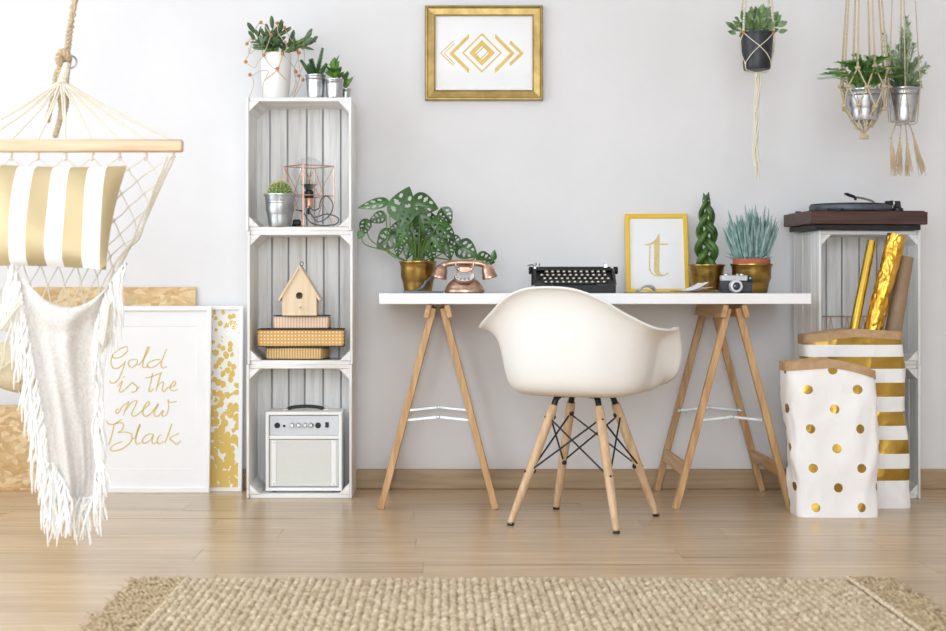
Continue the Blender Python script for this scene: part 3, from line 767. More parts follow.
# bead net draped over it
G = wthing('bead_net', 'natural string net with wooden beads draped over the white ceramic pot', 'plant hanger', base+Vector((0, 0, .001)))
M_BEAD = mat('wooden_bead', '#b5713f', '#cd9362', rough=.5, scale=60)
cords = [[(249, 96), (254, 85), (253, 76), (262, 72), (270, 74), (265, 85), (264, 97)], [(244, 62), (249, 55), (253, 42), (262, 47), (265, 57), (272, 68), (279, 73), (288, 82)], [(246, 63), (255, 68), (258, 62), (266, 55), (273, 38), (279, 26), (280, 36), (288, 48), (284, 58), (279, 72), (266, 82)],
         [(247, 44), (250, 40), (253, 35), (262, 24), (273, 38)], [(284, 56), (293, 66), (296, 73), (295, 86), (290, 96)], [(293, 42), (297, 52), (299, 64), (300, 77), (293, 96)], [(286, 30), (293, 42), (303, 46), (304, 62), (300, 74), (303, 80), (294, 97)], [(296, 47), (299, 56), (294, 70), (297, 85), (291, 97)], [(262, 46), (250, 54), (249, 48)]]
mb = MB()
for c in cords:
    P = []
    for (px, py) in c:
        q = W(px, py, 5.53); r_ = .062
        dx = q.x-base.x; dy = -math.sqrt(max(.0002, r_*r_-min(dx*dx, r_*r_)))*(1.0 if abs(dx) < .06 else .4)
        if py > 94: q.z = Z3+.0025
        P.append(Vector((q.x, base.y+dy, max(q.z, Z3+.0025))))
    mb.tube(cr(P, 5), .0016, 5)
wp(mb.build('net_cord', M_JUTE, kind='stuff'), G)
mb_b = MB().sphere((0, 0, 0), .0068, 10, 7).mesh('bead', M_BEAD)
for (px, py) in [(246, 62), (250, 75), (247, 44), (253, 39), (265, 57), (273, 38), (279, 71), (284, 56), (293, 41), (297, 50), (299, 53), (296, 72), (299, 76), (303, 46), (262, 24), (303, 80), (286, 30), (279, 26)]:
    q = W(px, py, 5.53); dx = q.x-base.x; dy = -math.sqrt(max(.0002, .0038-min(dx*dx, .0038)))*(1 if abs(dx) < .06 else .4)
    o = inst('bead', mb_b, None, (q.x, base.y+dy, max(q.z, Z3+.007))); wp(o, G)
# three little metal pots
def small_pot(px, d, r, h, label, seed, kind):
    p = W(px, 0, d); T = thing('potted_succulent', label, 'potted plant', (p.x, p.y, Z3), 0, 'small galvanised pots on the crate tower')
    potbody('pot', M_STEEL, T, r*.84, r, h, lip=.0015, bands=(.82,)); soil(T, r*.93, h-.008)
    g = random.Random(seed); z = h-.008
    if kind == 0:     # upright rough stems
        for k in range(7):
            a = k*2.1; tl = [.05, .55, .45, .6, .35, .7, .6][k]; L = [.105, .072, .062, .055, .07, .05, .055][k]
            dv = Vector((math.cos(a)*math.sin(tl), math.sin(a)*math.sin(tl), math.cos(tl)))
            if k == 0: dv = Vector((.22, 0, 1)).normalized()
            if k == 1: dv = Vector((-.6, -.2, .8)).normalized()
            mb = MB(); q0 = Vector((dv.x*.012, dv.y*.012, z))
            for i in range(16):
                t = (i+.5)/16; c = q0+dv*L*t; M = orient(dv)
                for j in range(6):
                    aa = j*math.pi/3+i*.5; sd = M @ Vector((math.cos(aa), 0, math.sin(aa)))
                    leaf(mb, c, sd*.8+dv*.9, dv, .022*(1.1-.6*t), .009, bend=-.1, fold=.5, nu=2, nv=3)
            mb.tube([q0, q0+dv*L], [.004, .002], 6); mb.build('leafy_stem', mat('pine_green', '#3f6138', '#6d8f63', rough=.6, scale=40), T, kind='stuff')
    else:
        for k in range(30 if kind == 1 else 8):
            a = k*2.4; tl = g.uniform(.1, 1.25) if k > 3 else .2
            dv = Vector((math.cos(a)*math.sin(tl), math.sin(a)*math.sin(tl), math.cos(tl)+.1)).normalized()
            mb = MB(); L = g.uniform(.026, .042)*(1.25 if k < 4 else 1); st = Vector((dv.x*.02, dv.y*.02, z+g.uniform(.004, .03)*(2-tl)))
            leaf(mb, st, dv, Vector((0, 0, 1))-dv*.3, L, L*.72, bend=.15, fold=.2, nu=4, nv=6)
            o = mb.build('leaf', M_LEAF2 if k % 3 else M_LEAF, T)
        MB().tube([Vector((0, 0, z)), Vector((.002, 0, z+.03))], .004, 6).build('stem', M_STEM, T)
small_pot(315.5, 5.50, .0365, .085, 'spiky upright succulent in the small metal pot next to the white ceramic pot', 1, 0)
small_pot(334.5, 5.49, .033, .068, 'bright green leafy succulent in the small metal pot at the middle of the row', 2, 1)
small_pot(345.5, 5.58, .019, .046, 'tiny metal pot with a sprig peeking out behind the leafy succulent', 3, 2)

# ------------------------------------------------------------------ upper crate: cactus, wire lamp
Z2 = CH*2+.0155
p = W(280, 0, 5.50); T = thing('potted_cactus', 'round ribbed cactus in a galvanised metal bucket in the upper crate', 'potted cactus', (p.x, p.y, Z2))
potbody('pot', M_STEEL, T, .041, .0565, .12, lip=.0035, bands=(.72,)); soil(T, .052, .108)
mb = MB(); nr = 18
def cac(u, v):
    a = 2*math.pi*u; th = math.pi*(.03+.94*v); rr = .046*(.90+.10*abs(math.cos(nr*a/2)))
    return Vector((math.cos(a)*math.sin(th)*rr, math.sin(a)*math.sin(th)*rr, .122+.044*-math.cos(th)))
mb.grid(cac, nr*6, 14, closed_u=True); mb.build('cactus_body', mat('cactus_green', '#4c6b2c', '#75903f', rough=.6, scale=50), T, ang=80)
mb = MB(); g = random.Random(5)
for k in range(nr):
    a = 2*math.pi*k/nr
    for j in range(1, 9):
        th = math.pi*(.35+.075*j)
        if th > math.pi*.98: break
        nrm = Vector((math.cos(a)*math.sin(th), math.sin(a)*math.sin(th), -math.cos(th))); q = Vector((0, 0, .122))+Vector((nrm.x*.046, nrm.y*.046, nrm.z*.044))
        for s in range(5):
            dv = (nrm+Vector((g.uniform(-.8, .8), g.uniform(-.8, .8), g.uniform(-.8, .8)))).normalized(); mb.tube([q, q+dv*g.uniform(.006, .012)], [.0008, .0003], 3)
mb.build('spine', mat('pale_spine', '#d9cf9c', '#ece5c0', rough=.8, scale=50), T, kind='stuff', recalc=False)

p = W(309, 0, 5.57); lz = Z2
T = thing('wire_lamp', 'copper wire cage lamp with a bare globe bulb and grey flex in the upper crate', 'lamp', (p.x, p.y, lz))
M_COPPER = mat('rose_copper', '#d3a088', '#e3b8a2', rough=.35, metal=.8, scale=30)
s_, hh = .094, .228; cn = [Vector((s_*math.cos(a), s_*.92*math.sin(a), 0)) for a in (R(-98), R(-8), R(82), R(172))]
mb = MB(); r_ = .0021; Zv = Vector((0, 0, 1))
for k in range(4):
    a, b = cn[k], cn[(k+1) % 4]
    for z in (.0022, hh): mb.tube([a+Zv*z, b+Zv*z], r_, 6)
    mb.tube([a+Zv*.0022, a+Zv*hh], r_, 6)
    mb.tube([a+Zv*hh, (a+b)/2+Zv*.118], .0016, 6) if k in (0, 3) else None
    mb.tube([b+Zv*hh, (a+b)/2+Zv*.118], .0016, 6)
    mb.tube([a+Zv*.118, b+Zv*.118], r_*.8, 6)
    mb.tube([(a+b)/2+Zv*.118, b+Zv*.003], .0016, 6)
mb.tube([cn[0]+Zv*.118, cn[2]+Zv*.118], r_*.8, 6)
mb.build('wire_cage', M_COPPER, T, kind='stuff')
S = MB().lathe([(.010, .072), (.0145, .074), (.0145, .112), (.013, .115)], 20).build('socket', M_COPPER, T)
mb = MB().lathe([(.0125, .108), (.017, .112), (.017, .135), (.012, .139)], 20)
mb.lathe([(.004, .050), (.0055, .053), (.0055, .073)], 10); mb.build('lamp_holder', M_BLACK, S)
M_BULB = mat('bulb_glass', '#f4f6f7', rough=.02)
N_, L_, B_ = nodes(M_BULB)
tr = N_.new('ShaderNodeBsdfTransparent'); gl = N_.new('ShaderNodeBsdfGlossy'); gl.inputs['Roughness'].default_value = .02
lw = N_.new('ShaderNodeLayerWeight'); lw.inputs['Blend'].default_value = .35; geo = N_.new('ShaderNodeNewGeometry'); inv = N_.new('ShaderNodeMath'); inv.operation = 'MULTIPLY_ADD'; inv.inputs[1].default_value = -.75; inv.inputs[2].default_value = .75; L_.new(geo.outputs['Backfacing'], inv.inputs[0]); mu = N_.new('ShaderNodeMath'); mu.operation = 'MULTIPLY'; L_.new(lw.outputs['Facing'], mu.inputs[0]); L_.new(inv.outputs[0], mu.inputs[1]); ms = N_.new('ShaderNodeMixShader')
L_.new(mu.outputs[0], ms.inputs[0]); L_.new(tr.outputs[0], ms.inputs[1]); L_.new(gl.outputs[0], ms.inputs[2]); L_.new(ms.outputs[0], [n for n in N_ if n.type == 'OUTPUT_MATERIAL'][0].inputs[0])
pr = [(.013, .139), (.018, .148), (.03, .160)]+[(.059*math.cos(t), .2045+.059*math.sin(t)) for t in [R(-48+i*138/14) for i in range(15)]]
BU = MB().lathe(pr, 28, cap0=False).build('globe_bulb', M_BULB, T)
MB().lathe([(.0125, .140), (.0178, .1485), (.0295, .1605), (.0285, .1605), (.012, .143)], 24).build('silver_neck', mat('smoked_neck', '#54565a', '#6a6c70', rough=.3, metal=.7, scale=20), BU)
mb = MB(); mb.tube([(0, 0, .139), (0, 0, .178)], .004, 8)
for k in range(6):
    a = k*math.pi/3; mb.tube([(.004*math.cos(a), .004*math.sin(a), .175), (.016*math.cos(a), .016*math.sin(a), .215), (.006*math.cos(a+.4), .006*math.sin(a+.4), .187)], .0007, 4)
mb.build('filament', mat('filament_wire', '#8a7a62', rough=.4, metal=.8), BU, kind='stuff')
M_FLEX = mat('grey_flex', '#4a4b52', '#62636b', rough=.8, scale=120)
def lp(px, py, d=5.50): q = W(px, py, d); return Vector((q.x-p.x, q.y-p.y, max(.003, q.z-lz)))
mb = MB(); mb.tube(cr([Vector((0, 0, .052)), lp(311, 214), lp(318, 222, 5.46), lp(329, 216, 5.45), lp(333, 205, 5.46), lp(327, 196, 5.47), lp(321, 200, 5.48), lp(319, 208, 5.47), lp(313, 210, 5.45), lp(309, 206, 5.47), lp(313, 217, 5.46), lp(327, 214, 5.44), lp(338, 218, 5.45), lp(336, 224, 5.46), lp(322, 225.5, 5.47), lp(310, 222, 5.52), lp(303, 212, 5.53), lp(296, 210, 5.56)], 6), .0024, 6)
mb.build('flex', M_FLEX, T)
mb = MB().box(lp(297, 223, 5.6)+Vector((0, 0, .002)), (.03, .03, .022), .006).tube([lp(292, 225, 5.6), lp(304, 227, 5.6)], .005, 8)
mb.build('plug', M_BLACK, T)

# ------------------------------------------------------------------ middle crate: boxes and birdhouse
Z1 = CH+.0155
def pattern_mat(name, ca, cb, mode):
    m = mat(name, ca, rough=.6); N, L, B = nodes(m); tc = N.new('ShaderNodeTexCoord'); sp = N.new('ShaderNodeSeparateXYZ'); L.new(tc.outputs['Object'], sp.inputs[0])
    def frac(sock, per, off):
        a = N.new('ShaderNodeMath'); a.operation = 'MULTIPLY_ADD'; a.inputs[1].default_value = 1/per; a.inputs[2].default_value = 50+off; L.new(sock, a.inputs[0])
        b = N.new('ShaderNodeMath'); b.operation = 'FRACT'; L.new(a.outputs[0], b.inputs[0]); c = N.new('ShaderNodeMath'); c.operation = 'SUBTRACT'; c.inputs[1].default_value = .5; L.new(b.outputs[0], c.inputs[0])
        d = N.new('ShaderNodeMath'); d.operation = 'ABSOLUTE'; L.new(c.outputs[0], d.inputs[0]); return d.outputs[0]
    def less(s, v):
        a = N.new('ShaderNodeMath'); a.operation = 'LESS_THAN'; a.inputs[1].default_value = v; L.new(s, a.inputs[0]); return a.outputs[0]
    if mode[0] == 'stripe': f = less(frac(sp.outputs[0], mode[1], 0), mode[2])
    else:
        a = N.new('ShaderNodeMath'); a.operation = 'MULTIPLY'; L.new(less(frac(sp.outputs[0], mode[1], 0), mode[2]), a.inputs[0]); L.new(less(frac(sp.outputs[2], mode[1], .2), mode[2]), a.inputs[1]); f = a.outputs[0]
    mx = N.new('ShaderNodeMix'); mx.data_type = 'RGBA'; L.new(f, mx.inputs[0]); mx.inputs[6].default_value = lin(ca); mx.inputs[7].default_value = lin(cb); L.new(mx.outputs[2], B.inputs['Base Color'])
    return m
M_NAVY = mat('dark_card', '#2b2a2d', '#353438', rough=.7, scale=40)
def gift_box(px0, px1, z, h, dep, m, label, rz):
    x0, x1 = W(px0, 0, 5.48).x, W(px1, 0, 5.48).x
    T = thing('storage_box', label, 'box', ((x0+x1)/2, -.25+dep/2+.012, z), R(rz), 'patterned boxes in the middle crate')
    MB().box((0, 0, h/2), (x1-x0, dep, h), .006).build('box_body', m, T)
    MB().box((0, 0, h+.0013), (x1-x0+.003, dep+.003, .0026), .001).box((0, 0, .0015), (x1-x0+.002, dep+.002, .003), .001).build('box_edge', M_NAVY, T, kind='stuff')
    return z+h+.0028
z = gift_box(267, 324.5, Z1, .045, .15, pattern_mat('tan_stripe_card', '#d9b67c', '#a5824e', ('stripe', .0098, .16)), 'lowest patterned box, tan with fine brown stripes, under the wide orange box', -7)
z = gift_box(256.5, 342.5, z, .063, .16, pattern_mat('orange_dot_card', '#d9a85c', '#f1e0c2', ('dot', .0125, .22)), 'wide orange box patterned with pale dots', 2)
z = gift_box(272.5, 328, z, .047, .14, pattern_mat('cream_stripe_card', '#e6d3c0', '#d8b48e', ('stripe', .0105, .2)), 'pale box with thin beige stripes directly under the birdhouse', 1.5)
p = W(300.5, 0, 5.5)
T = thing('birdhouse', 'small plain wooden birdhouse with a round hole standing on the boxes', 'birdhouse', (p.x, p.y+.005, z))
M_BH = wood('birch', '#dcc3a0', '#e8d4b6', 2, tint=.02, rough=.6)
mb = MB(); hw, eh, ph, dp = .0625, .073, .185, .05
# front wall with a real hole
outl = [(-hw, 0), (hw, 0), (hw, eh), (0, ph-.012), (-hw, eh)]; n = 32; ho = [(.0125*math.cos(2*math.pi*k/n), .072+.0125*math.sin(2*math.pi*k/n)) for k in range(n)]
def ray(k):
    a = 2*math.pi*k/n; dx, dz = math.cos(a), math.sin(a); best = None
    for (x0, z0), (x1, z1) in zip(outl, outl[1:]+outl[:1]):
        ex, ez = x1-x0, z1-z0; den = dx*ez-dz*ex
        if abs(den) < 1e-9: continue
        t = ((x0)*ez-(z0-.072)*ex)/den; u = ((x0)*dz-(z0-.072)*dx)/den
        if t > 0 and -1e-6 <= u <= 1+1e-6: best = t if best is None else min(best, t)
    return (dx*best, .072+dz*best)
ou = [ray(k) for k in range(n)]
for c in outl:   # pull the closest sample to every corner
    k = min(range(n), key=lambda q: (ou[q][0]-c[0])**2+(ou[q][1]-c[1])**2); ou[k] = c
V = []
for y in (-dp, -dp+.009):
    V += [Vector((a, y, b)) for a, b in ou]+[Vector((a, y, b)) for a, b in ho]
F = []
for k in range(n):
    j = (k+1) % n
    F += [(k, j, n+j, n+k), (2*n+k, 3*n+k, 3*n+j, 2*n+j), (n+k, n+j, 3*n+j, 3*n+k), (k, 2*n+k, 2*n+j, j)]
mb.add(V, F); mb.build('front_wall', M_BH, T, ang=30)
MB().prism(outl, dp-.009, dp, lambda a, b, d: (a, d, b)).build('rear_wall', M_BH, T, ang=30)
for s in (-1, 1): MB().box((s*(hw-.0045), 0, eh/2), (.009, 2*dp-.019, eh), .001).build('side_wall', M_BH, T)
MB().box((0, 0, .005), (2*hw-.02, 2*dp-.02, .009), 0).build('base_board', M_BH, T)
for s in (-1, 1):
    a, b = Vector((0, 0, ph)), Vector((s*.078, 0, eh-.016)); dv = (b-a).normalized(); nrm = Vector((dv.z*-s, 0, dv.x*s)); nrm = nrm if nrm.z > 0 else -nrm
    V = [a-Vector((0, 0, .009)) if False else a-nrm*.0, b, b-nrm*.0075, a-Vector((0, 0, .0115))]
    mb = MB(); mb.prism([(q.x, q.z) for q in V], -dp-.008, dp+.008, lambda x, z_, d: (x, d, z_)); mb.build('roof_board', M_BH, T, ang=30)
MB().tube([(0.003, -dp+.002, .030), (.003, -dp-.020, .028)], .003, 10).build('perch', M_BH, T)
MB().tube([(0.004+.006*math.cos(a), .0, ph+.004+.008*math.sin(a)) for a in [2*math.pi*k/14 for k in range(14)]], .0012, 6, closed=True).build('hanging_loop', M_BLACK, T)

# ------------------------------------------------------------------ lower crate: guitar amplifier
x0, x1 = W(265, 0, 5.49).x, W(341.5, 0, 5.49).x; aw = x1-x0; ah = .297; ad = .17
T = thing('guitar_amplifier', 'small white guitar amplifier with silver panel standing in the lowest crate', 'amplifier', ((x0+x1)/2+.001, -.235+ad/2, .0155))
M_VINYL = mat('white_vinyl', '#eeeeec', '#f3f3f1', rough=.45, scale=300, bump=.12)
mb = MB(); t = .013
for z in (.006+t/2, ah-t/2): mb.box((0, 0, z), (aw, ad, t), .004)
for s in (-1, 1): mb.box((s*(aw/2-t/2), 0, (ah+.006)/2), (t, ad, ah-.006-2*t+.004), .003)
mb.box((0, -.01, .203), (aw-2*t, ad-.03, .014), .002); mb.box((0, ad/2-.006, ah/2), (aw-2*t, .01, ah-2*t), 0)
BD = mb.build('cabinet', M_VINYL, T)
CP = MB().box((0, -ad/2+.012, .2465), (aw-2*t-.002, .006, .072), .001).build('control_panel', mat('silver_panel', '#b9bcc0', '#c4c7ca', rough=.4, metal=.35, scale=6), T)
fy = -ad/2+.009; rx = Matrix.Rotation(R(90), 3, 'X')
kx = lambda px: W(px, 0, 5.48).x-((x0+x1)/2+.001)
for px in (291.5, 298, 304.5, 310.5): MB().lathe([(.0098, 0), (.0095, .004), (.0075, .006), (.0065, .014), (.0055, .015)], 16, (kx(px), fy, .2475), M=rx).build('knob', mat('chrome', '#d8d8d8', rough=.15, metal=1), CP)
for px, r_ in ((276.5, .0105), (317.5, .0105), (283.5, .0045)): MB().lathe([(r_, 0), (r_, .003), (r_*.6, .005), (r_*.55, .002)], 16, (kx(px), fy, .2465-(.002 if r_ < .005 else 0)), M=rx).build('jack_socket', M_BLACK, CP)
MB().box((kx(326.5), fy-.002, .2485), (.013, .006, .019), .001).build('power_switch', M_BLACK, CP)
MB().box((0, -ad/2+.011, .108), (aw-2*t-.003, .005, .172), .001).build('speaker_grille', mat('grille_cloth', '#d7d8d3', '#e0e1dc', rough=.85, scale=400, bump=.3), T)
for s in (-1, 1):
    ST = MB().box((s*(aw/2-t-.017), -ad/2+.0075, .108), (.016, .003, .166), .001).build('grille_strip', M_VINYL, T)
    for z in (.032, .184): MB().lathe([(.003, 0), (.0025, .001)], 10, (s*(aw/2-t-.017), -ad/2+.006, z), M=rx).build('screw', M_STEEL, ST)
MB().tube(cr([(-.066, 0, ah+.001), (-.055, 0, ah+.009), (0, 0, ah+.014), (.055, 0, ah+.009), (.066, 0, ah+.001)], 6), [.004]+[.0065]*23+[.004], 10).build('carry_handle', mat('black_rubber', '#232325', '#2c2c2e', rough=.6, scale=50), T)
for sx_ in (-1, 1): MB().box((sx_*.075, 0, ah+.002), (.022, .02, .004), .001).build('handle_cap', M_STEEL, T)
for sx_ in (-1, 1):
    for sy_ in (-1, 1): MB().lathe([(.009, 0), (.011, .0065)], 12, (sx_*(aw/2-.03), sy_*(ad/2-.03), 0)).build('rubber_foot', M_BLACK, T)
# ------------------------------------------------------------------ on the desk
DZ = DT+.0003
def at_desk(px, d): q = W(px, 0, d); return (q.x, q.y, DZ)
# Swiss-cheese vine
T = thing('potted_vine', 'trailing hole-leaved green vine in a brass pot on the desk', 'potted plant', at_desk(418, 5.47))
potbody('pot', M_BRASS, T, .050, .067, .116, lip=.002, bands=(.48, .53)); soil(T, .063, .105)
M_VINE = mat('vine_leaf', '#1c3f12', '#3b6b22', rough=.34, scale=14, tint=.2, spec=.6)
def holes_keep(u, v):
    x = abs(u*2-1)
    for vc, l in ((.27, .22), (.48, .29), (.68, .2)):
        if ((x-.48)/l)**2+((v-vc-.16*(x-.5))/.066)**2 < 1: return False
    return True
lv = [(403, 203, 33, 24, 70), (425, 204, 26, 20, -15), (373, 204, 29, 10, 192), (377, 218, 17, 11, 200), (364, 227, 16, 12, -110), (360, 235, 8, 7, -120), (386, 240, 23, 20, -140), (407, 225, 24, 13, -155),
      (429, 219, 25, 17, -12), (446, 216, 17, 14, -60), (447, 231, 20, 15, -35), (426, 237, 21, 17, -60), (438, 245, 19, 15, -50), (449, 251, 16, 12, -75), (432, 254, 15, 11, -70), (409, 250, 18, 11, -100), (396, 229, 16, 12, -160),
      (467, 250, 22, 19, -30), (486, 259, 18, 16, -12), (494, 255, 10, 6, 80), (415, 214, 22, 17, 40), (419, 244, 17, 13, -95), (440, 237, 18, 13, -25), (456, 242, 14, 11, -40), (401, 240, 16, 12, -120), (412, 233, 20, 15, -70), (433, 229, 20, 16, -45), (404, 218, 20, 15, -120), (422, 226, 20, 16, -80), (416, 252, 14, 10, -85), (425, 249, 15, 11, -60), (441, 223, 18, 14, -20), (398, 250, 13, 9, -100)]
g = random.Random(21); o0 = Vector(T.location); k_ = 5.47/FPX
pet = MB()
for i, (cx, cy, lp_, wp_, an) in enumerate(lv):
    d = 5.47+g.uniform(-.07, .06)
    if i in (17, 18, 19): d = 5.55
    c = W(cx, cy, d)-o0; a = R(an); dv = Vector((math.cos(a), g.uniform(-.25, .1), math.sin(a))).normalized()
    L, wd = lp_*k_*1.14, wp_*k_*1.18
    up = Vector((g.uniform(-.35, .35), -1, g.uniform(.1, .55)))
    b = c-dv*L*.5; mb = MB()
    sh = lambda t: (math.sin(math.pi*min(.999, max(.001, t))**.62))**.85
    leaf(mb, b, dv, up, L, wd, bend=.16, fold=-.18, shape=sh, nu=20, nv=24, keep=holes_keep if lp_ > 12 else None)
    mb.build('leaf', M_VINE, T, ang=80)
    s0 = Vector((g.uniform(-.03, .03), g.uniform(-.03, .03), .105))
    if cx < 380: m1 = Vector((W(390, 253, 5.47).x-o0.x-g.uniform(0, .01), 0, .15)); m2 = Vector((b.x*.96, b.y, (b.z+.13)*.5))
    elif cx > 460: m1 = Vector((.06, .03, .13)); m2 = Vector((b.x*.8, b.y, b.z-.02))
    else: m1 = Vector((b.x*.25, b.y*.3, .14)); m2 = Vector((b.x*.75, b.y*.8, lerp(.13, b.z, .7)))
    pet.tube(cr([s0, m1, m2, b], 4), .0022, 5)
pet.build('petiole', mat('vine_stem', '#4c6a2c', '#6f8c45', rough=.6, scale=40), T, kind='stuff')
# slate-grey tool by the pot
T = thing('garden_tool', 'slate-grey metal tool with a curved upturned end lying by the brass pot', 'tool', at_desk(420, 5.36))
f = lambda px, z, y=0: (W(px, 0, 5.36).x-T.location.x, y, z)
M_SLATE = mat('slate_metal', '#4f5a66', '#65717c', rough=.45, metal=.5, scale=30)
MB().box(f(423, .004), (.145, .03, .007), .003).build('flat_blade', M_SLATE, T)
MB().tube(cr([f(416, .008), f(420, .013), f(424, .027), f(426.5, .042), f(430, .052), f(434, .066)], 5), [.004]*8+[.0055]*8+[.004]*5+[.002]*5, 8).build('curved_handle', M_SLATE, T)

# telephone
T = thing('rotary_telephone', 'antique copper rotary telephone on the desk beside the vine', 'telephone', at_desk(464.5, 5.38))
M_COP = mat('antique_copper', '#97705a', '#d8b9a4', rough=.32, metal=.85, scale=22, lo=.3, hi=.7, detail=5)
MB().lathe([(.066, 0), (.072, .004), (.072, .012), (.067, .017), (.066, .022), (.058, .036), (.045, .047), (.034, .055), (.031, .063), (.036, .067)], 32, sx=1, sy=.85).build('base', M_COP, T)
tl = Matrix.Rotation(R(34), 3, 'X')
D = MB().lathe([(.036, 0), (.038, .003), (.038, .006), (.034, .009)], 28, (0, -.030, .054), M=tl).build('dial', M_COP, T)
MB().lathe([(.0345, 0), (.0345, .0022), (.024, .003), (.0235, .0015)], 28, (0, -.0351, .0615), M=tl).build('number_ring', mat('white_enamel', '#e4e4e4', rough=.3), D)
mb = MB()
for k in range(10):
    a = R(30+k*30); q = Vector((0, -.0351, .0615))+tl @ Vector((.029*math.cos(a), .029*math.sin(a), .003)); mb.lathe([(.0042, 0), (.0042, .0012)], 10, q, M=tl)
mb.build('finger_hole', M_COP, D, kind='stuff')
MB().lathe([(.021, .002), (.021, .004), (.012, .0055)], 20, (0, -.0351, .0615), M=tl).build('dial_centre', mat('silver_disc', '#c9cdd4', rough=.3, metal=.6), D)
mb = MB().box((0, .0, .082), (.052, .035, .036), .008); mb.build('cradle_block', M_COP, T)
for s in (-1, 1):
    MB().tube(cr([(s*.022, -.018, .08), (s*.028, -.022, .086), (s*.031, -.024, .097), (s*.031, -.024, .111)], 4), .0034, 8).tube(cr([(s*.022, .018, .08), (s*.028, .022, .086), (s*.031, .024, .097), (s*.031, .024, .111)], 4), .0034, 8).box((s*.024, 0, .086), (.012, .044, .01), .003).build('cradle_prong', M_COP, T)
arc = [(-.087, 0, .079), (-.080, 0, .095), (-.062, 0, .1045), (-.033, 0, .109), (0, 0, .1105), (.033, 0, .109), (.062, 0, .1045), (.080, 0, .095), (.087, 0, .079)]
HS = MB().tube(cr(arc, 4), [.013]*4+[.0125]*4+[.0105]*4+[.0105]*4+[.0105]*4+[.0105]*4+[.0105]*4+[.0125]*4+[.013], 14).build('handset', M_COP, T)
for s in (-1, 1):
    MB().lathe([(.012, .022), (.019, .016), (.0235, .004), (.0255, -.014), (.0275, -.017), (.0275, -.025), (.021, -.028), (.004, -.026)], 22, (s*.085, -.002, .079), M=Matrix.Rotation(R(-s*14), 3, 'Y')).build('earpiece' if s < 0 else 'mouthpiece', M_COP, HS)
for sx_ in (-1, 1):
    for sy_ in (-1, 1): pass

# typewriter
T = thing('typewriter', 'old black manual typewriter with round pale keys on the desk', 'typewriter', at_desk(574, 5.42), R(-3))
M_TW = mat('black_enamel', '#08090a', '#0d0e0f', rough=.42, scale=30, spec=.25); M_CHR = mat('dull_chrome', '#a9abad', '#c3c5c6', rough=.3, metal=.9, scale=30)
mb = MB(); w = .285
mb.prism([(-.135, 0), (.13, 0), (.13, .075), (.02, .078), (-.02, .05), (-.11, .033), (-.135, .028)], -w/2, w/2, lambda a, b, d: (d, a, b)); mb.build('body', M_TW, T, ang=30)
for s in (-1, 1):
    mb = MB(); mb.prism([(-.105, .03), (.12, .03), (.12, .088), (.03, .09), (-.005, .082)], s*w/2-.006*s, s*(w/2+.004), lambda a, b, d: (d, a, b)); mb.build('side_panel', M_TW, T, ang=30)
MB().box((0, .045, .0865), (w-.01, .05, .012), .005).build('ribbon_cover', M_TW, T)
CR = MB().tube([(-.135, .085, .083), (.135, .085, .083)], .014, 16).build('platen', mat('rubber_roller', '#202022', rough=.7), T)
for s in (-1, 1):
    MB().lathe([(.006, 0), (.006, .012), (.013, .012), (.014, .016), (.014, .026), (.011, .028)], 16, (s*.135, .085, .083), M=Matrix.Rotation(R(90*s), 3, 'Y')).build('platen_knob', M_TW, CR)
mb = MB().box((-.14, .085, .088), (.012, .04, .02), .003)
mb.tube([(-.142, .07, .07), (-.142, .07, .105)], .004, 8).tube(cr([(-.142, .075, .098), (-.152, .06, .104), (-.166, .045, .100)], 5), .0028, 8).sphere((-.138, .07, .107), .005, 8, 6).tube([(-.128, .07, .09), (-.124, .068, .106)], .0025, 6).sphere((-.124, .068, .107), .004, 8, 6)
mb.build('return_lever', M_CHR, CR, kind='stuff')
MB().box((-.150, .06, .052), (.008, .02, .05), .003).box((-.142, .06, .045), (.018, .014, .012), .002).build('carriage_bracket', M_TW, CR)
MB().box((.118, .08, .1), (.016, .008, .016), .002).tube([(.112, .078, .098), (.128, .078, .104)], .002, 6).build('paper_guide', M_CHR, CR)
kt = MB().lathe([(.0068, 0), (.0072, .001), (.0072, .0032), (.0058, .004)], 12).mesh('key', [mat('key_ring', '#4a4a48', '#5c5b57', rough=.4, metal=.5)])
kf = MB().lathe([(.0046, .0041), (.004, .0046)], 12).mesh('key_face', [mat('key_face_cream', '#d8d2bd', rough=.5)])
tiltk = R(38)
for r_ in range(4):
    n = (11, 12, 12, 11)[r_]
    for k in range(n):
        x = (k-(n-1)/2)*.0205+(.0, .006, -.004, .004)[r_]; y = -.1+.024*r_; z = .0375+.0125*r_
        K = inst('key', kt, T, (x, y, z), (tiltk, 0, 0)); inst('key_face', kf, K)
mb = MB()
for r_ in range(4):
    n = (11, 12, 12, 11)[r_]
    for k in range(n):
        x = (k-(n-1)/2)*.0205+(.0, .006, -.004, .004)[r_]; y = -.1+.024*r_; z = .0375+.0125*r_
        mb.tube([(x, y, z), (x, y+.008, z-.012)], .0016, 5)
mb.build('key_lever', M_BLACK, T, kind='stuff')
MB().tube([(-.075, -.118, .033), (.075, -.118, .033)], .005, 8).build('space_bar', M_BLACK, T)

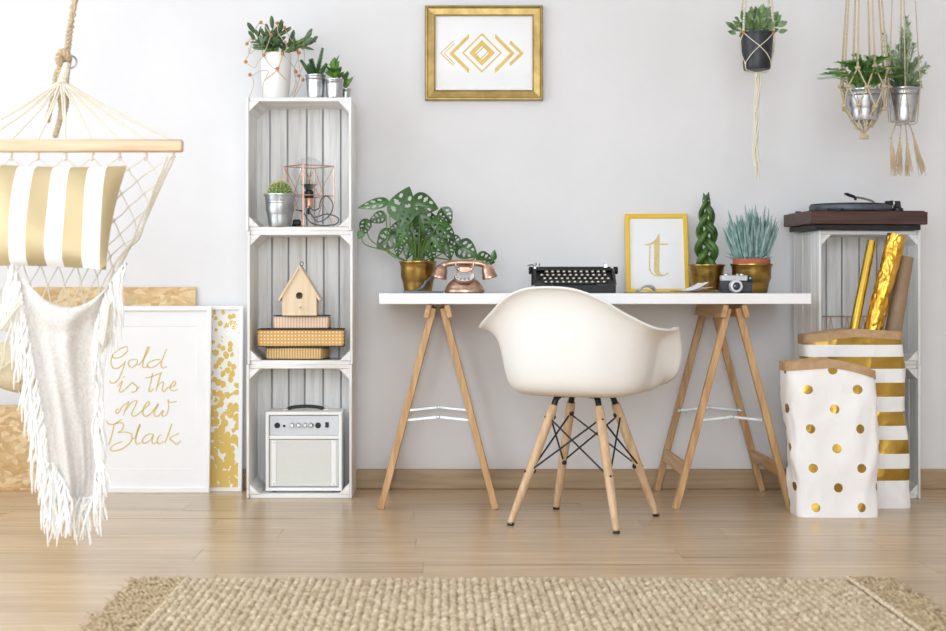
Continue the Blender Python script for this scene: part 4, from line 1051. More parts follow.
# yellow framed letter
lean_y = R(14)
T = thing('framed_letter', 'yellow-framed picture of a golden letter t leaning against the wall on the desk', 'framed print', (W(658, 0, 5.63).x, W(0, 0, 5.63).y, DZ), 0); T.rotation_euler = (-R(15), 0, R(-3))
fw_, fh_ = .237, .313
picture_frame(T, fw_, fh_, .017, .016, mat('yellow_lacquer', '#e6bd3c', '#ebc54a', rough=.4, scale=10), M_PAPER, glass=True)
def tz(p): return ((p[0]/10.52+640-658)*5.65/FPX, (EYE-(p[1]/10.52+225-VY)*5.65/FPX-DZ)/math.cos(R(15)))
polys = [[(62, 198), (110, 186), (150, 165), (185, 135), (215, 80), (222, 80), (222, 185), (315, 188), (308, 200), (222, 202), (210, 470), (225, 505), (250, 520), (280, 510), (300, 492), (308, 500), (285, 520), (245, 534), (215, 536), (185, 520), (162, 500), (155, 470), (163, 240), (162, 192), (100, 205), (66, 207)],
         [(110, 205), (126, 205), (122, 300), (116, 400), (116, 450), (130, 490), (160, 515), (210, 530), (205, 538), (160, 530), (125, 505), (103, 465), (103, 400), (108, 300)]]
mb = MB()
for pl in polys: mb.add([Vector((tz(q)[0], .0079, tz(q)[1])) for q in pl], [tuple(range(len(pl)))])
mb.build('gold_letter', M_GOLDINK, T, label='golden ornamental letter t', kind='stuff')

# clipboard and papers
T = thing('clipboard', 'brown clipboard with a silver clip and curled papers lying flat on the desk', 'clipboard', at_desk(672, 5.28), R(2))
MB().box((0, 0, .0015), (.305, .21, .003), .001).build('board', mat('brown_hardboard', '#8d7863', '#9c8770', rough=.7, scale=80), T)
CL = MB().box((-.108, 0, .0055), (.03, .09, .004), .001).build('clip_base', M_STEEL, T)
mb = MB(); mb.tube(cr([(-.118, -.02, .007), (-.112, -.02, .017), (-.1, -.02, .024), (-.085, -.02, .026), (-.07, -.02, .022), (-.062, -.02, .010)], 5), .0038, 8); mb.grid(lambda u, v: Vector((-.122+.062*u, -.035+.07*v, .008+.013*math.sin(math.pi*u)**.7)), 10, 4)
mb.build('clip_spring', M_STEEL, CL)
def sheet(u, v, h, x0, x1, seed):
    x = lerp(x0, x1, u); y = -.095+.19*v; return Vector((x, y, .0042+h*max(0, (u-.25)/.75)**2+.0015*math.sin(7*u+seed)*math.sin(5*v+seed)+.0015))
for i, (h, x0, x1) in enumerate(((.002, -.09, .148), (.015, -.02, .13), (.030, -.01, .112))):
    mb = MB(); mb.grid(lambda u, v: sheet(u, v, h, x0, x1, i*2.1)+Vector((0, 0, .001*i)), 14, 8); o = mb.build('paper_sheet', M_PAPER, T, ang=80)
# plaited snake plant
T = thing('potted_snake_plant', 'plaited upright snake plant in a brass pot beside the yellow frame', 'potted plant', at_desk(706.5, 5.53))
potbody('pot', M_BRASS, T, .050, .066, .105, lip=.003, bands=(.60, .68, .76)); soil(T, .062, .095)
M_SNAKE = mat('snake_leaf', '#2c4a1c', '#557a35', rough=.42, scale=16, stretch=(1, 1, .6), tint=.12)
for k in range(6):
    P = []; rs = []
    for i in range(50):
        t = i/49; th = 2*math.pi*(1.3*t)+(k//2)*2*math.pi/3; A = interp([(0, .024), (.25, .030), (.5, .027), (.8, .018), (.95, .009), (1, .005)], t); th += (-.16 if k % 2 else .16)
        P.append(Vector((A*math.sin(th)+(.005 if k % 2 else -.005)*(1-t*.6), .018*math.sin(2*th), .09+.262*t))); rs.append(interp([(0, .0115), (.5, .0108), (.85, .0075), (1, .005)], t))
    MB().tube(P, rs, 10).build('plaited_stalk', M_SNAKE, T)
MB().lathe([(.0125, 0), (.014, .003), (.0125, .006)], 14, (0, 0, .338)).build('binding', M_JUTE, T)
for dx, dy, h in ((-.010, 0, .030), (.008, .002, .034), (.0, -.006, .025)): MB().tube([(dx*.4, dy*.4, .339), (dx*.8, dy, .339+h*.6), (dx*1.1, dy, .339+h)], [.006, .006, .0012], 8).build('leaf_tip', M_SNAKE, T)
# blue chalksticks
T = thing('potted_bluesticks', 'bushy blue-green stick succulent in a terracotta pot inside a brass pot', 'potted plant', at_desk(751.5, 5.47))
potbody('cover_pot', M_BRASS, T, .057, .074, .106, lip=.003, bands=(.4, .48))
M_TERRA = mat('terracotta', '#b05f42', '#bf6d4e', rough=.8, scale=40)
MB().lathe([(.05, .01), (.058, .07), (.060, .10), (.067, .101), (.068, .124), (.064, .125), (.062, .118), (.058, .1)], 28).build('inner_pot', M_TERRA, T); soil(T, .06, .114)
mb = MB(); g = random.Random(9)
for k in range(280):
    a = g.uniform(0, 2*math.pi); r_ = math.sqrt(g.random())*.058; x, y = r_*math.cos(a), r_*math.sin(a)
    ln = g.uniform(.07, .185)*(1-.25*(r_/.058)**2); out = .35*(r_/.058)**1.5
    dv = Vector((math.cos(a)*out+g.uniform(-.13, .13), math.sin(a)*out+g.uniform(-.13, .13), 1)).normalized()
    z0 = .11+g.uniform(0, .05); p = Vector((x, y, z0)); bend = Vector((math.cos(a), math.sin(a), 0))*.012*g.uniform(-.3, 1)
    mb.tube([p, p+dv*ln*.35+bend*.2, p+dv*ln*.75, p+dv*ln+bend*-.3], [.0022, .0042, .0040, .0008], 5)
for k in range(16):
    a = g.uniform(0, 2*math.pi); p = Vector((.055*math.cos(a), .055*math.sin(a), .125)); dv = Vector((math.cos(a), math.sin(a), g.uniform(.1, .7))).normalized(); ln = g.uniform(.03, .05); mb.tube([p, p+dv*ln*.5, p+dv*ln], [.003, .004, .0008], 5)
mb.build('stick_leaf', mat('chalk_blue', '#6f918a', '#a2bcb6', rough=.6, scale=40), T, kind='stuff', recalc=False)
# camera
T = thing('film_camera', 'small vintage silver and grey film camera on the desk by the terracotta pot', 'camera', at_desk(736, 5.26), R(4))
MB().box((0, 0, .0215), (.11, .034, .041), .005).build('camera_body', mat('charcoal_leather', '#3c3f46', '#484b52', rough=.75, scale=300, bump=.3), T)
MB().box((-.008, 0, .0525), (.092, .034, .021), .003).build('top_plate', mat('silver_satin', '#c2c4c7', '#d0d2d4', rough=.35, metal=.7, scale=20), T)
MB().box((.046, 0, .051), (.016, .034, .018), .002).build('viewfinder_block', M_BLACK, T)
MB().lathe([(.004, 0), (.004, .002)], 10, (.046, -.0165, .053), M=Matrix.Rotation(R(90), 3, 'X')).build('viewfinder_window', M_GLASS if False else M_CHR, T)
rx = Matrix.Rotation(R(90), 3, 'X')
LN = MB().lathe([(.0225, 0), (.0235, .004), (.0235, .010), (.0225, .011), (.0225, .02), (.021, .023), (.014, .0235), (.0125, .018), (.0115, .0175)], 28, (-.008, -.016, .0245), M=rx, cap1=False).build('lens_barrel', mat('lens_silver', '#d4d5d5', rough=.3, metal=.6), T)
MB().lathe([(.0125, .0165), (.009, .0185), (.004, .0195)], 24, (-.008, -.016, .0245), M=rx).build('lens_glass', mat('lens_blue', '#1b2430', '#34445c', rough=.05, scale=60, coat=1), LN)
MB().lathe([(.0095, .0195), (.0125, .0195), (.0128, .0175)], 24, (-.008, -.016, .0245), M=rx, cap0=False, cap1=False).build('lens_ring', M_BLACK, LN)
for x, r_ in ((-.035, .009), (.02, .007), (.005, .004)): MB().lathe([(r_, 0), (r_, .004), (r_*.8, .005)], 16, (x, 0, .063)).build('top_dial', M_CHR, T)

# ------------------------------------------------------------------ gold picture on the wall
T = thing('wall_picture', 'gold-framed picture of gold diamonds and chevrons hanging on the wall', 'picture', (W(484, 0, 5.70).x, -.0285, W(0, 100, 5.70).z))
fw_, fh_ = 118*5.70/FPX, 95*5.70/FPX
M_GF = mat('gilt_frame', '#927a47', '#ae945c', rough=.4, metal=.8, scale=40, stretch=(.5, .5, .5), bump=.15)
picture_frame(T, fw_, fh_, .040, .027, M_GF, M_PAPER, prof=[(0, .027), (0, .006), (.003, .001), (.009, 0), (.012, .004), (.034, .007), (.036, .005), (.039, .006), (.040, .012), (.040, .022)])
def dz(p): return ((p[0]/10.283+436-484)*5.71/FPX, EYE-(p[1]/10.283+25-VY)*5.71/FPX-T.location.z)
def quad(mb, pts): mb.add([Vector((dz(q)[0], .0150, dz(q)[1])) for q in pts], [tuple(range(len(pts)))])
def ring(mb, c, r0, r1):
    o = [(c[0]+r1, c[1]), (c[0], c[1]-r1), (c[0]-r1, c[1]), (c[0], c[1]+r1)]; i = [(c[0]+r0, c[1]), (c[0], c[1]-r0), (c[0]-r0, c[1]), (c[0], c[1]+r0)]
    for k in range(4): j = (k+1) % 4; quad(mb, [o[k], o[j], i[j], i[k]])
c = (474, 284); mbs = []
mb = MB(); ring(mb, c, 183, 205); mb.build('printed_diamond', M_GOLD, T)
mb = MB(); ring(mb, c, 72, 133); mb.build('printed_diamond', M_GOLD, T)
def bars(lines, name):
    mb = MB()
    for (a, b, w_) in lines:
        dx, dy = b[0]-a[0], b[1]-a[1]; ln = math.hypot(dx, dy); nx, ny = -dy/ln*w_/2, dx/ln*w_/2
        quad(mb, [(a[0]+nx, a[1]+ny), (b[0]+nx, b[1]+ny), (b[0]-nx, b[1]-ny), (a[0]-nx, a[1]-ny)])
    return mb.build(name, M_GOLD, T, kind='stuff')
bars([((412, 298), (490, 222), 12), ((462, 345), (540, 268), 12)], 'printed_bars')
for s, x in ((-1, 0), (1, 948)):
    m = lambda q: q if s < 0 else (948-q[0], q[1])
    mb = MB(); quad(mb, [m((135, 290)), m((340, 88)), m((340, 132)), m((185, 290))]); quad(mb, [m((135, 290)), m((185, 290)), m((340, 445)), m((340, 495))]); mb.build('printed_chevron', M_GOLD, T)
    mb = MB(); w_ = 24 if s > 0 else 10
    quad(mb, [m((42, 288)), m((180, 155)), m((180+w_*.4, 155+w_)), m((42+w_*1.5, 288))]); quad(mb, [m((42, 288)), m((42+w_*1.5, 288)), m((180+w_*.4, 420-w_)), m((180, 420))]); mb.build('printed_chevron', M_GOLD, T)
    mb = MB(); quad(mb, [m((78, 288)), m((188, 182)), m((192, 190)), m((88, 288))]); quad(mb, [m((78, 288)), m((88, 288)), m((192, 388)), m((186, 398))]); mb.build('printed_chevron', M_GOLD, T)
# ------------------------------------------------------------------ record player on the crates
tfl = Vector((1.302, -.38, CH*2+.0005))
tw, td = .437, .285
T = thing('record_player', 'dark wooden record player with raised tonearm on top of the crates', 'record player', tfl+rex*tw/2+rey*td/2, rc)
M_WAL = wood('walnut', '#3a231b', '#5a382b', 0, tint=.02, rough=.4)
MB().box((0, .004, .010), (tw-.04, td-.02, .019), .002).build('underside', M_BLACK, T)
MB().box((0, 0, .043), (tw, td, .046), .002).build('plinth', M_WAL, T)
MB().box((.005, 0, .068), (tw-.025, td-.02, .004), .001).build('deck_plate', M_BLACK, T)
PL_ = MB().lathe([(.14, .071), (.148, .072), (.150, .076), (.150, .090), (.148, .094), (.142, .096), (.02, .096)], 48, (-.015, .0, 0), sy=.9).build('platter', mat('grey_platter', '#4b5058', '#5b6068', rough=.45, metal=.4, scale=30), T)
MB().lathe([(.146, .0962), (.146, .0985), (.05, .0985)], 48, (-.015, .0, 0), sy=.9).build('rubber_mat', mat('mat_rubber', '#24272b', rough=.7), PL_)
TA = MB().lathe([(.022, .07), (.022, .082), (.014, .088), (.012, .105), (.010, .11)], 20, (.148, -.04, 0)).build('tonearm_base', M_BLACK, T)
fz = lambda px, py, y=-.04: Vector(((px-W(0, 0, 0).x-866)*5.4/FPX+.0, y, .0))
def tp(px, py, y=-.06):
    q = W(px, py, 5.45); l = q-(tfl+rex*tw/2+rey*td/2); return Vector((l.dot(rex), y, q.z-tfl.z))
MB().tube(cr([tp(897, 205), tp(886, 206), tp(879, 205), tp(874, 201), tp(866, 198.5), tp(857, 197)], 5), .0042, 8).build('arm_tube', mat('arm_silver', '#9c978a', '#b6b1a4', rough=.35, metal=.7), TA)
MB().box(tp(851, 195.5), (.034, .014, .010), .003, Matrix.Rotation(R(18), 3, 'Y')).box(tp(846.5, 193.8), (.012, .016, .007), .002).box(tp(856, 198.5), (.008, .012, .012), .002).build('headshell', M_BLACK, TA)
MB().tube([tp(888, 203), tp(895, 202.5)], .009, 12).build('counterweight', M_BLACK, TA)
MB().tube(cr([tp(895, 207), tp(897, 203), tp(896, 200), tp(893.5, 200.5)], 5), .0016, 6).build('antiskate_hook', M_STEEL, TA)
for px in (822, 836): MB().box((tp(px, 0).x, -td/2+.03, .074), (.012, .012, .008), .002).build('control_button', M_BLACK, T)
for sx_ in (-1, 1):
    MB().box((sx_*(tw/2-.05), td/2-.02, .0745), (.02, .012, .009), .002).build('hinge', M_BLACK, T)

# ------------------------------------------------------------------ copper wire basket in the crate
T = thing('wire_basket', 'thin copper wire basket inside the crate under the record player', 'basket', rcen+rey*.015+Vector((0, 0, CH+.0158)), rc)
mb = MB(); bw_, bd_, bh_ = .125, .08, .158
cs = [(-bw_, -bd_), (bw_, -bd_), (bw_, bd_), (-bw_, bd_)]
for z in (.002, bh_): mb.tube([(x, y, z) for x, y in cs], .0014, 6, closed=True)
for k in range(4):
    (xa, ya), (xb, yb) = cs[k], cs[(k+1) % 4]; n = 8 if k % 2 == 0 else 6
    for i in range(n):
        t0, t1 = i/n, (i+1)/n; za, zb = (bh_, .002) if i % 2 == 0 else (.002, bh_)
        mb.tube([(lerp(xa, xb, t0), lerp(ya, yb, t0), za), (lerp(xa, xb, t1), lerp(ya, yb, t1), zb)], .0009, 5)
for i in range(5): mb.tube([(-bw_, -bd_+2*bd_*i/4, .002), (bw_, -bd_+2*bd_*i/4, .002)], .0009, 5)
mb.build('basket_wire', M_COPPER, T, kind='stuff')

# ------------------------------------------------------------------ paper bags
def uvmat(name, build, rough=.55):
    m = mat(name, '#f6f5f4', rough=rough, scale=14, bump=.5, bscale=9); N, L, B = nodes(m); uv = N.new('ShaderNodeUVMap'); sp = N.new('ShaderNodeSeparateXYZ'); L.new(uv.outputs[0], sp.inputs[0])
    def mth(op, a, b=None):
        x = N.new('ShaderNodeMath'); x.operation = op
        for i, q in enumerate((a, b)):
            if q is None: continue
            if isinstance(q, (int, float)): x.inputs[i].default_value = q
            else: L.new(q, x.inputs[i])
        return x.outputs[0]
    tc = N.new('ShaderNodeTexCoord'); vo = N.new('ShaderNodeTexVoronoi'); vo.inputs['Scale'].default_value = 11; mpv = N.new('ShaderNodeMapping'); mpv.inputs['Scale'].default_value = (1, 1, .6); L.new(tc.outputs['Object'], mpv.inputs[0]); L.new(mpv.outputs[0], vo.inputs['Vector'])
    vb = N.new('ShaderNodeTexVoronoi'); vb.inputs['Scale'].default_value = 27; L.new(tc.outputs['Object'], vb.inputs['Vector'])
    bp = [n for n in N if n.type == 'BUMP'][0]; bp.inputs['Distance'].default_value = .02; bp.inputs['Strength'].default_value = .38
    L.new(mth('ADD', vo.outputs['Distance'], mth('MULTIPLY', vb.outputs['Distance'], .22)), bp.inputs['Height'])
    fac = build(mth, sp.outputs[0], sp.outputs[1])
    mx = N.new('ShaderNodeMix'); mx.data_type = 'RGBA'; L.new(fac, mx.inputs[0]); mx.inputs[6].default_value = lin('#f6f5f4'); mx.inputs[7].default_value = lin('#b08d3f'); L.new(mx.outputs[2], B.inputs['Base Color'])
    L.new(mth('MULTIPLY', fac, .85), B.inputs['Metallic'])
    mr = N.new('ShaderNodeMapRange'); mr.inputs['To Min'].default_value = rough; mr.inputs['To Max'].default_value = .3; L.new(fac, mr.inputs[0]); L.new(mr.outputs[0], B.inputs['Roughness'])
    return m
def dots(mth, u, v):
    per_u, per_v = .166, .131
    def one(ou, ov):
        a = mth('MULTIPLY', mth('SUBTRACT', mth('FRACT', mth('ADD', mth('DIVIDE', u, per_u), 20+ou)), .5), per_u)
        b = mth('MULTIPLY', mth('SUBTRACT', mth('FRACT', mth('ADD', mth('DIVIDE', v, per_v), 20+ov)), .5), per_v)
        return mth('LESS_THAN', mth('ADD', mth('POWER', mth('ABSOLUTE', a), 2), mth('POWER', mth('ABSOLUTE', b), 2)), .0155**2)
    return mth('MAXIMUM', one(.5, .745), one(0, .245))
def stripes(mth, u, v):
    f = None
    for (y0, y1) in ((334, 345), (357, 369), (383, 397), (412, 426), (440, 454), (469, 481)):
        za, zb = EYE-(y1-VY)/288.5, EYE-(y0-VY)/288.5
        q = mth('MULTIPLY', mth('GREATER_THAN', v, za), mth('LESS_THAN', v, zb)); f = q if f is None else mth('MAXIMUM', f, q)
    return f
M_KRAFT = mat('kraft_paper', '#b3906a', '#c2a27c', rough=.75, scale=40, bump=.2)
def paper_bag(T, a0, a1, b0, b1, h, m, rimh, rimf, seed, lean=0, corner=.8):
    nu, nv = 96, 40; mb = MB(); uvs = []
    def pt(u, v, off=0):
        th = 2*math.pi*(u+.25)   # u=0 at the back (+y)
        c, s = math.cos(th), math.sin(th); e = .38
        x = abs(c)**e*(1 if c >= 0 else -1); y = abs(s)**e*(1 if s >= 0 else -1)
        a = lerp(a0, a1, v**.8); b = lerp(b0, b1, v**1.1)
        top = h+rimf(x, y); z = top*v
        k = math.sin(math.pi*min(1, v*1.08))**.6
        n1 = noise.noise(Vector((x*1.6+seed, y*1.6, v*3.2)))*.011*k+noise.noise(Vector((x*4+seed, y*4, v*7)))*.006*k
        cr_ = -.010*abs(noise.noise(Vector((x*2.5+seed*2, y*2, v*5))))*k
        r_ = 1+(n1+cr_+off)/max(a, .05)
        puff = 1+.02*math.sin(math.pi*v)
        return Vector((x*a*r_*puff+lean*v, y*b*(1+(n1+off)/max(b, .05)), z))
    for j in range(nv+1):
        for i in range(nu): mb.v.append(pt(i/nu, j/nv)); 
    for j in range(nv):
        for i in range(nu): mb.f.append((j*nu+i, j*nu+(i+1) % nu, (j+1)*nu+(i+1) % nu, (j+1)*nu+i)); mb.mi.append(0)
    mb.f.append(tuple(range(nu))[::-1]); mb.mi.append(0)
    o = mb.build('bag_body', m, T, ang=55, recalc=False)
    per = 4*((a0+a1)/2+(b0+b1)/2)
    ring_ = [pt(i/nu, .5) for i in range(nu+1)]; acc = [0]
    for i in range(nu): acc.append(acc[-1]+(ring_[i+1]-ring_[i]).length)
    fr0 = acc[nu//2]
    uvl = o.data.uv_layers.new(name='UVMap')
    for p_ in o.data.polygons:
        ii = [o.data.loops[l].vertex_index % nu for l in p_.loop_indices]
        for l in p_.loop_indices:
            vi = o.data.loops[l].vertex_index; i = vi % nu
            if i == 0 and max(ii) > nu//2: i = nu
            uvl.data[l].uv = (acc[i]-fr0, mb.v[vi].z)
    so = o.modifiers.new('thickness', 'SOLIDIFY'); so.thickness = .0012; so.offset = -1
    mb = MB()
    nr = 3
    for (off, flip) in ((.0022, 0), (-.0026, 1)):
        base = len(mb.v)
        for j in range(nr+1):
            for i in range(nu):
                q = pt(i/nu, 1-(1-j/nr)*rimh/h, off); mb.v.append(q+Vector((0, 0, .001 if j == nr else 0)))
        for j in range(nr):
            for i in range(nu): mb.f.append((base+j*nu+i, base+j*nu+(i+1) % nu, base+(j+1)*nu+(i+1) % nu, base+(j+1)*nu+i)); mb.mi.append(0)
    t0 = nr*nu; t1 = (nr+1)*nu+nr*nu
    for i in range(nu): mb.f.append((t0+i, t0+(i+1) % nu, t1+(i+1) % nu, t1+i)); mb.mi.append(0)
    mb.build('kraft_rim', M_KRAFT, T, ang=60)
d0 = 4.99
xa, xb = W(799, 0, d0).x, W(882, 0, d0).x
T = thing('paper_bag', 'white paper bag with gold polka dots standing on the floor', 'bag', ((xa+xb)/2, d0-CAMD+.085, 0), R(0))
paper_bag(T, (xb-xa)/2, .152, .080, .072, .515, uvmat('dotted_paper', dots), .028, lambda x, y: .012*(1-abs(x))-.030*max(0, x)**1.5, 1.7, lean=-.024)
d1 = 5.20
xa, xb = W(809, 0, d1).x, W(916, 0, d1).x
T2 = thing('paper_bag', 'tall white paper bag with gold stripes holding rolls of wrapping paper', 'bag', ((xa+xb)/2, d1-CAMD+.085, 0), 0)
paper_bag(T2, (xb-xa)/2-.004, .172, .080, .074, .612, uvmat('striped_paper', stripes), .028, lambda x, y: .012*(1-abs(x))-.012*max(0, -x), 5.2, lean=-.022)
# rolls standing in the striped bag
bz = .012
def roll(name, label, top, bot, d_t, d_b, r0, r1, m, wrinkle=0, group='rolls of wrapping paper in the striped bag'):
    a = W(*bot, d_b); b = W(*top, d_t); a.z = max(a.z, bz)
    T = thing(name, label, 'paper roll', a, 0, group); dv = (b-a); L = dv.length; M = orient(dv, (0, -1, 0)); n = 44 if wrinkle else 28; nv = 130 if wrinkle else 8
    mb = MB()
    def fn(u, v):
        th = 2*math.pi*u; r_ = lerp(r0, r1, v)
        if wrinkle:
            q = Vector((math.cos(th)*1.5, math.sin(th)*1.5, v*13)); r_ += wrinkle*(.7*noise.noise(q)-1.1*abs(noise.noise(q*1.7))+.3-.5*abs(noise.noise(q*3.9)))
        return M @ Vector((r_*math.cos(th), L*v, r_*math.sin(th)))
    mb.grid(fn, n, nv, closed_u=True)
    e = len(mb.v); ri = r1*.80
    ringo = [fn(k/n, 1) for k in range(n)]; ringi = [M @ Vector((ri*math.cos(2*math.pi*k/n), L, ri*math.sin(2*math.pi*k/n))) for k in range(n)]; ringd = [M @ Vector((ri*math.cos(2*math.pi*k/n), L-.05, ri*math.sin(2*math.pi*k/n))) for k in range(n)]
    V = ringo+ringi+ringd; F = []
    for k in range(n):
        j = (k+1) % n; F += [(k, j, n+j, n+k), (n+k, n+j, 2*n+j, 2*n+k)]
    F.append(tuple(2*n+k for k in range(n))); mb.add(V, F)
    mb.build('paper_tube', m, T, ang=50)
    return T
M_GFOIL = mat('gold_foil_smooth', '#cba83e', '#dcbd58', rough=.25, metal=1, scale=6)
M_CFOIL = mat('gold_foil_crumpled', '#cf9a34', '#e0b050', rough=.3, metal=1, scale=20, bump=.6, bscale=60)
roll('wrapping_roll', 'slim smooth shiny gold wrapping roll, thinnest in the striped bag', (872, 241), (823, 480), 5.36, 5.235, .0165, .0165, M_GFOIL)
roll('wrapping_roll', 'thick crumpled gold foil roll, tallest in the striped bag', (897, 235), (836, 475), 5.31, 5.29, .032, .032, M_CFOIL, .007)
roll('wrapping_roll', 'brown kraft paper roll standing beside the crumpled gold foil roll', (906, 257), (868, 480), 5.335, 5.275, .033, .027, mat('brown_kraft', '#94795d', '#a1866a', rough=.6, scale=10))

# ------------------------------------------------------------------ hanging planters
def hook(T, w_, z0=ZC):
    wp(MB().lathe([(.014, z0-.010), (.014, z0-.002), (.006, z0-.0005)], 14, (w_.x, w_.y, 0)).tube([Vector((w_.x+.010*math.cos(a), w_.y, z0-.022+.012*math.sin(a))) for a in [2*math.pi*k/14 for k in range(14)]], .0022, 6, closed=True).build('ceiling_hook', M_STEEL), T)
# 1: black pot
d = 5.30; kf_ = d/FPX; c = W(757, 0, d); zt, zb = W(0, 33, d).z, W(0, 70, d).z
T = thing('hanging_plant', 'round-leaved plant in a black pot hanging in a knotted cord holder', 'hanging plant', (c.x, c.y, zb), 0, 'plants hanging from the ceiling')
potbody('pot', mat('black_plastic', '#22242a', '#2a2c32', rough=.45, scale=30), T, .047, .058, zt-zb, lip=.001); soil(T, .055, zt-zb-.012)
g = random.Random(31)
for k in range(86):
    a = k*2.4; tl = g.uniform(.1, 1.45); dv = Vector((math.cos(a)*math.sin(tl), math.sin(a)*math.sin(tl), math.cos(tl)+.15)).normalized()
    q = Vector((dv.x*.06*min(1, tl), dv.y*.05*min(1, tl), zt-zb-.008+g.uniform(.010, .082)*(1.15-.45*tl)))+Vector((dv.x, dv.y, 0))*.026; mb = MB()
    L = g.uniform(.030, .044); leaf(mb, q, dv+Vector((g.uniform(-.4, .4), -.2, g.uniform(-.2, .3))), Vector((g.uniform(-.6, .6), -1, .5))-dv*.2, L, L*.6, bend=.1, fold=.15, nu=4, nv=6)
    mb.build('leaf', mat('sage_leaf', '#5a7846', '#94ad7c', rough=.5, scale=25, tint=.2), T)
    if k % 3 == 0: MB().tube(cr([(dv.x*.02, dv.y*.02, zt-zb-.015), q*.6+Vector((0, 0, (zt-zb)*.42)), q], 3), .0015, 5).build('stem', M_STEM, T)
Hh = wthing('macrame_hanger', 'cream macrame holder with wooden beads around the black pot', 'plant hanger', (c.x, c.y, W(0, 180, d).z), 'macrame plant hangers')
mb = MB(); hk = Vector((c.x, c.y, ZC-.03)); angs = [R(-150), R(-35), R(30), R(145)]; Hp = lambda a, r_, z: Vector((c.x+r_*math.cos(a), c.y+r_*math.sin(a), z))
zr, zm, zl = zt-.004, lerp(zt, zb, .42), lerp(zt, zb, .84)
for k in range(4):
    a = angs[k]; b = angs[(k+1) % 4]+(2*math.pi if k == 3 else 0); mid = (a+b)/2; bead = Hp(a, .062, zr)
    for o in (-.002, .002): mb.tube([hk, bead+Vector((o, o, 0))], .0019, 5)
    for i in range(26):   # square knots down the cord
        q = bead.lerp(hk, .01+.011*i); mb.sphere(q, (.0062, .0055, .0045), 6, 4)
    for e in (mid, mid-(b-a)): pass
    m1 = Hp(mid, .060, zm)
    a2 = b
    mb.tube(cr([bead, Hp(lerp(a, mid, .5), .0625, (zr+zm)/2), m1], 3), .0016, 5)
    mb.tube(cr([Hp(b, .062, zr), Hp(lerp(b, mid, .5), .0625, (zr+zm)/2), m1], 3), .0016, 5)
    mb.sphere(m1, .0038, 6, 4)
    for e in (a, b): mb.tube(cr([m1, Hp(lerp(mid, e, .5), .0575, (zm+zl)/2), Hp(e, .0535, zl)], 3), .0016, 5)
    mb.sphere(Hp(a, .0535, zl), .004, 6, 4)
    mb.tube(cr([Hp(a, .0535, zl), Hp(a, .050, zb-.002), Hp(a, .02, zb-.008), Vector((c.x, c.y, zb-.012))], 3), .0019, 5)
wp(mb.build('macrame_cord', M_COTTON, kind='stuff', recalc=False), Hh)
for k in range(4): o = MB().sphere((0, 0, 0), .0068, 10, 7).build('bead', mat('amber_bead', '#a96c34', '#c08446', rough=.5, scale=60)); o.location = Hp(angs[k], .062, zr); wp(o, Hh)
mb = MB(); z1 = W(0, 180, d).z
for k in range(14):
    x, y = g.uniform(-.0085, .0085), g.uniform(-.007, .007); ln = g.uniform(.75, 1); P = []
    for i in range(12):
        t = i/11; P.append(Vector((c.x+x*(1-.3*math.sin(math.pi*t))*1.3-.012*t*math.sin(3*t)+.004*math.sin(t*16+k), c.y+y+.003*math.cos(t*17+k), lerp(zb-.010, zb-.012-(zb-z1)*ln, t))))
    mb.tube(P, .0032, 5)
mb.sphere((c.x, c.y, zb-.016), (.008, .008, .01), 10, 6)
wp(mb.build('cord_tail', M_COTTON, kind='stuff', recalc=False), Hh); hook(Hh, hk)

# 2: jute net with steel pot
d = 5.20; c = W(864, 0, d); zt, zb = W(0, 90, d).z, W(0, 121, d).z
T = thing('hanging_plant', 'leafy fern-like plant in a metal pot hanging in a jute net', 'hanging plant', (c.x, c.y, zb), 0, 'plants hanging from the ceiling')
potbody('pot', M_STEEL, T, .047, .064, zt-zb, lip=.002, bands=(.8,)); soil(T, .06, zt-zb-.01)
mb = MB(); g = random.Random(41)
for k in range(52):
    a = g.uniform(0, 2*math.pi); tl = g.uniform(.15, 1.2); L = g.uniform(.09, .15)
    if k < 5: a = math.pi+g.uniform(-.5, .5); tl = g.uniform(.9, 1.3); L = .14
    dv = Vector((math.cos(a)*math.sin(tl), math.sin(a)*math.sin(tl), math.cos(tl))); P = [Vector((dv.x*.02, dv.y*.02, zt-zb-.01))]
    P += [P[0]+Vector((dv.x*L*.5, dv.y*L*.5, dv.z*L*.6+.02)), P[0]+Vector((dv.x*L, dv.y*L, dv.z*L*.8+.012))]
    Q = cr(P, 6); mb.tube(Q, .0013, 4)
    for i in range(3, len(Q)):
        t = (Q[min(i+1, len(Q)-1)]-Q[i-1]).normalized(); sd = t.cross(Vector((0, 0, 1))); sd = sd.normalized() if sd.length > .01 else Vector((1, 0, 0))
        for s in (-1, 1): leaf(mb, Q[i], t*.7+sd*s+Vector((0, 0, .25)), (0, -.5, 1), g.uniform(.022, .034), .010, bend=.15, fold=.2, nu=2, nv=4)
mb.build('foliage', mat('fern_green', '#548636', '#92bc68', rough=.45, scale=20), T, kind='stuff', recalc=False)
Hh = wthing('macrame_hanger', 'knotted jute net around the leafy metal pot, gathered at the bottom', 'plant hanger', (c.x, c.y, W(0, 139, d).z), 'macrame plant hangers')
hk = Vector((c.x-.005, c.y, ZC-.03)); rows = [(71, .076), (88, .083), (108, .072), (126, .026)]; mb = MB(); ncol = 8
def nd(k, j): a = 2*math.pi*(k+(.5 if j % 2 else 0))/ncol+.25; r_ = rows[j][1]*(1+.06*math.sin(k*3+j)); return Vector((c.x+r_*math.cos(a), c.y+r_*math.sin(a), W(0, rows[j][0]+2*math.sin(k*5+j*2), d).z))
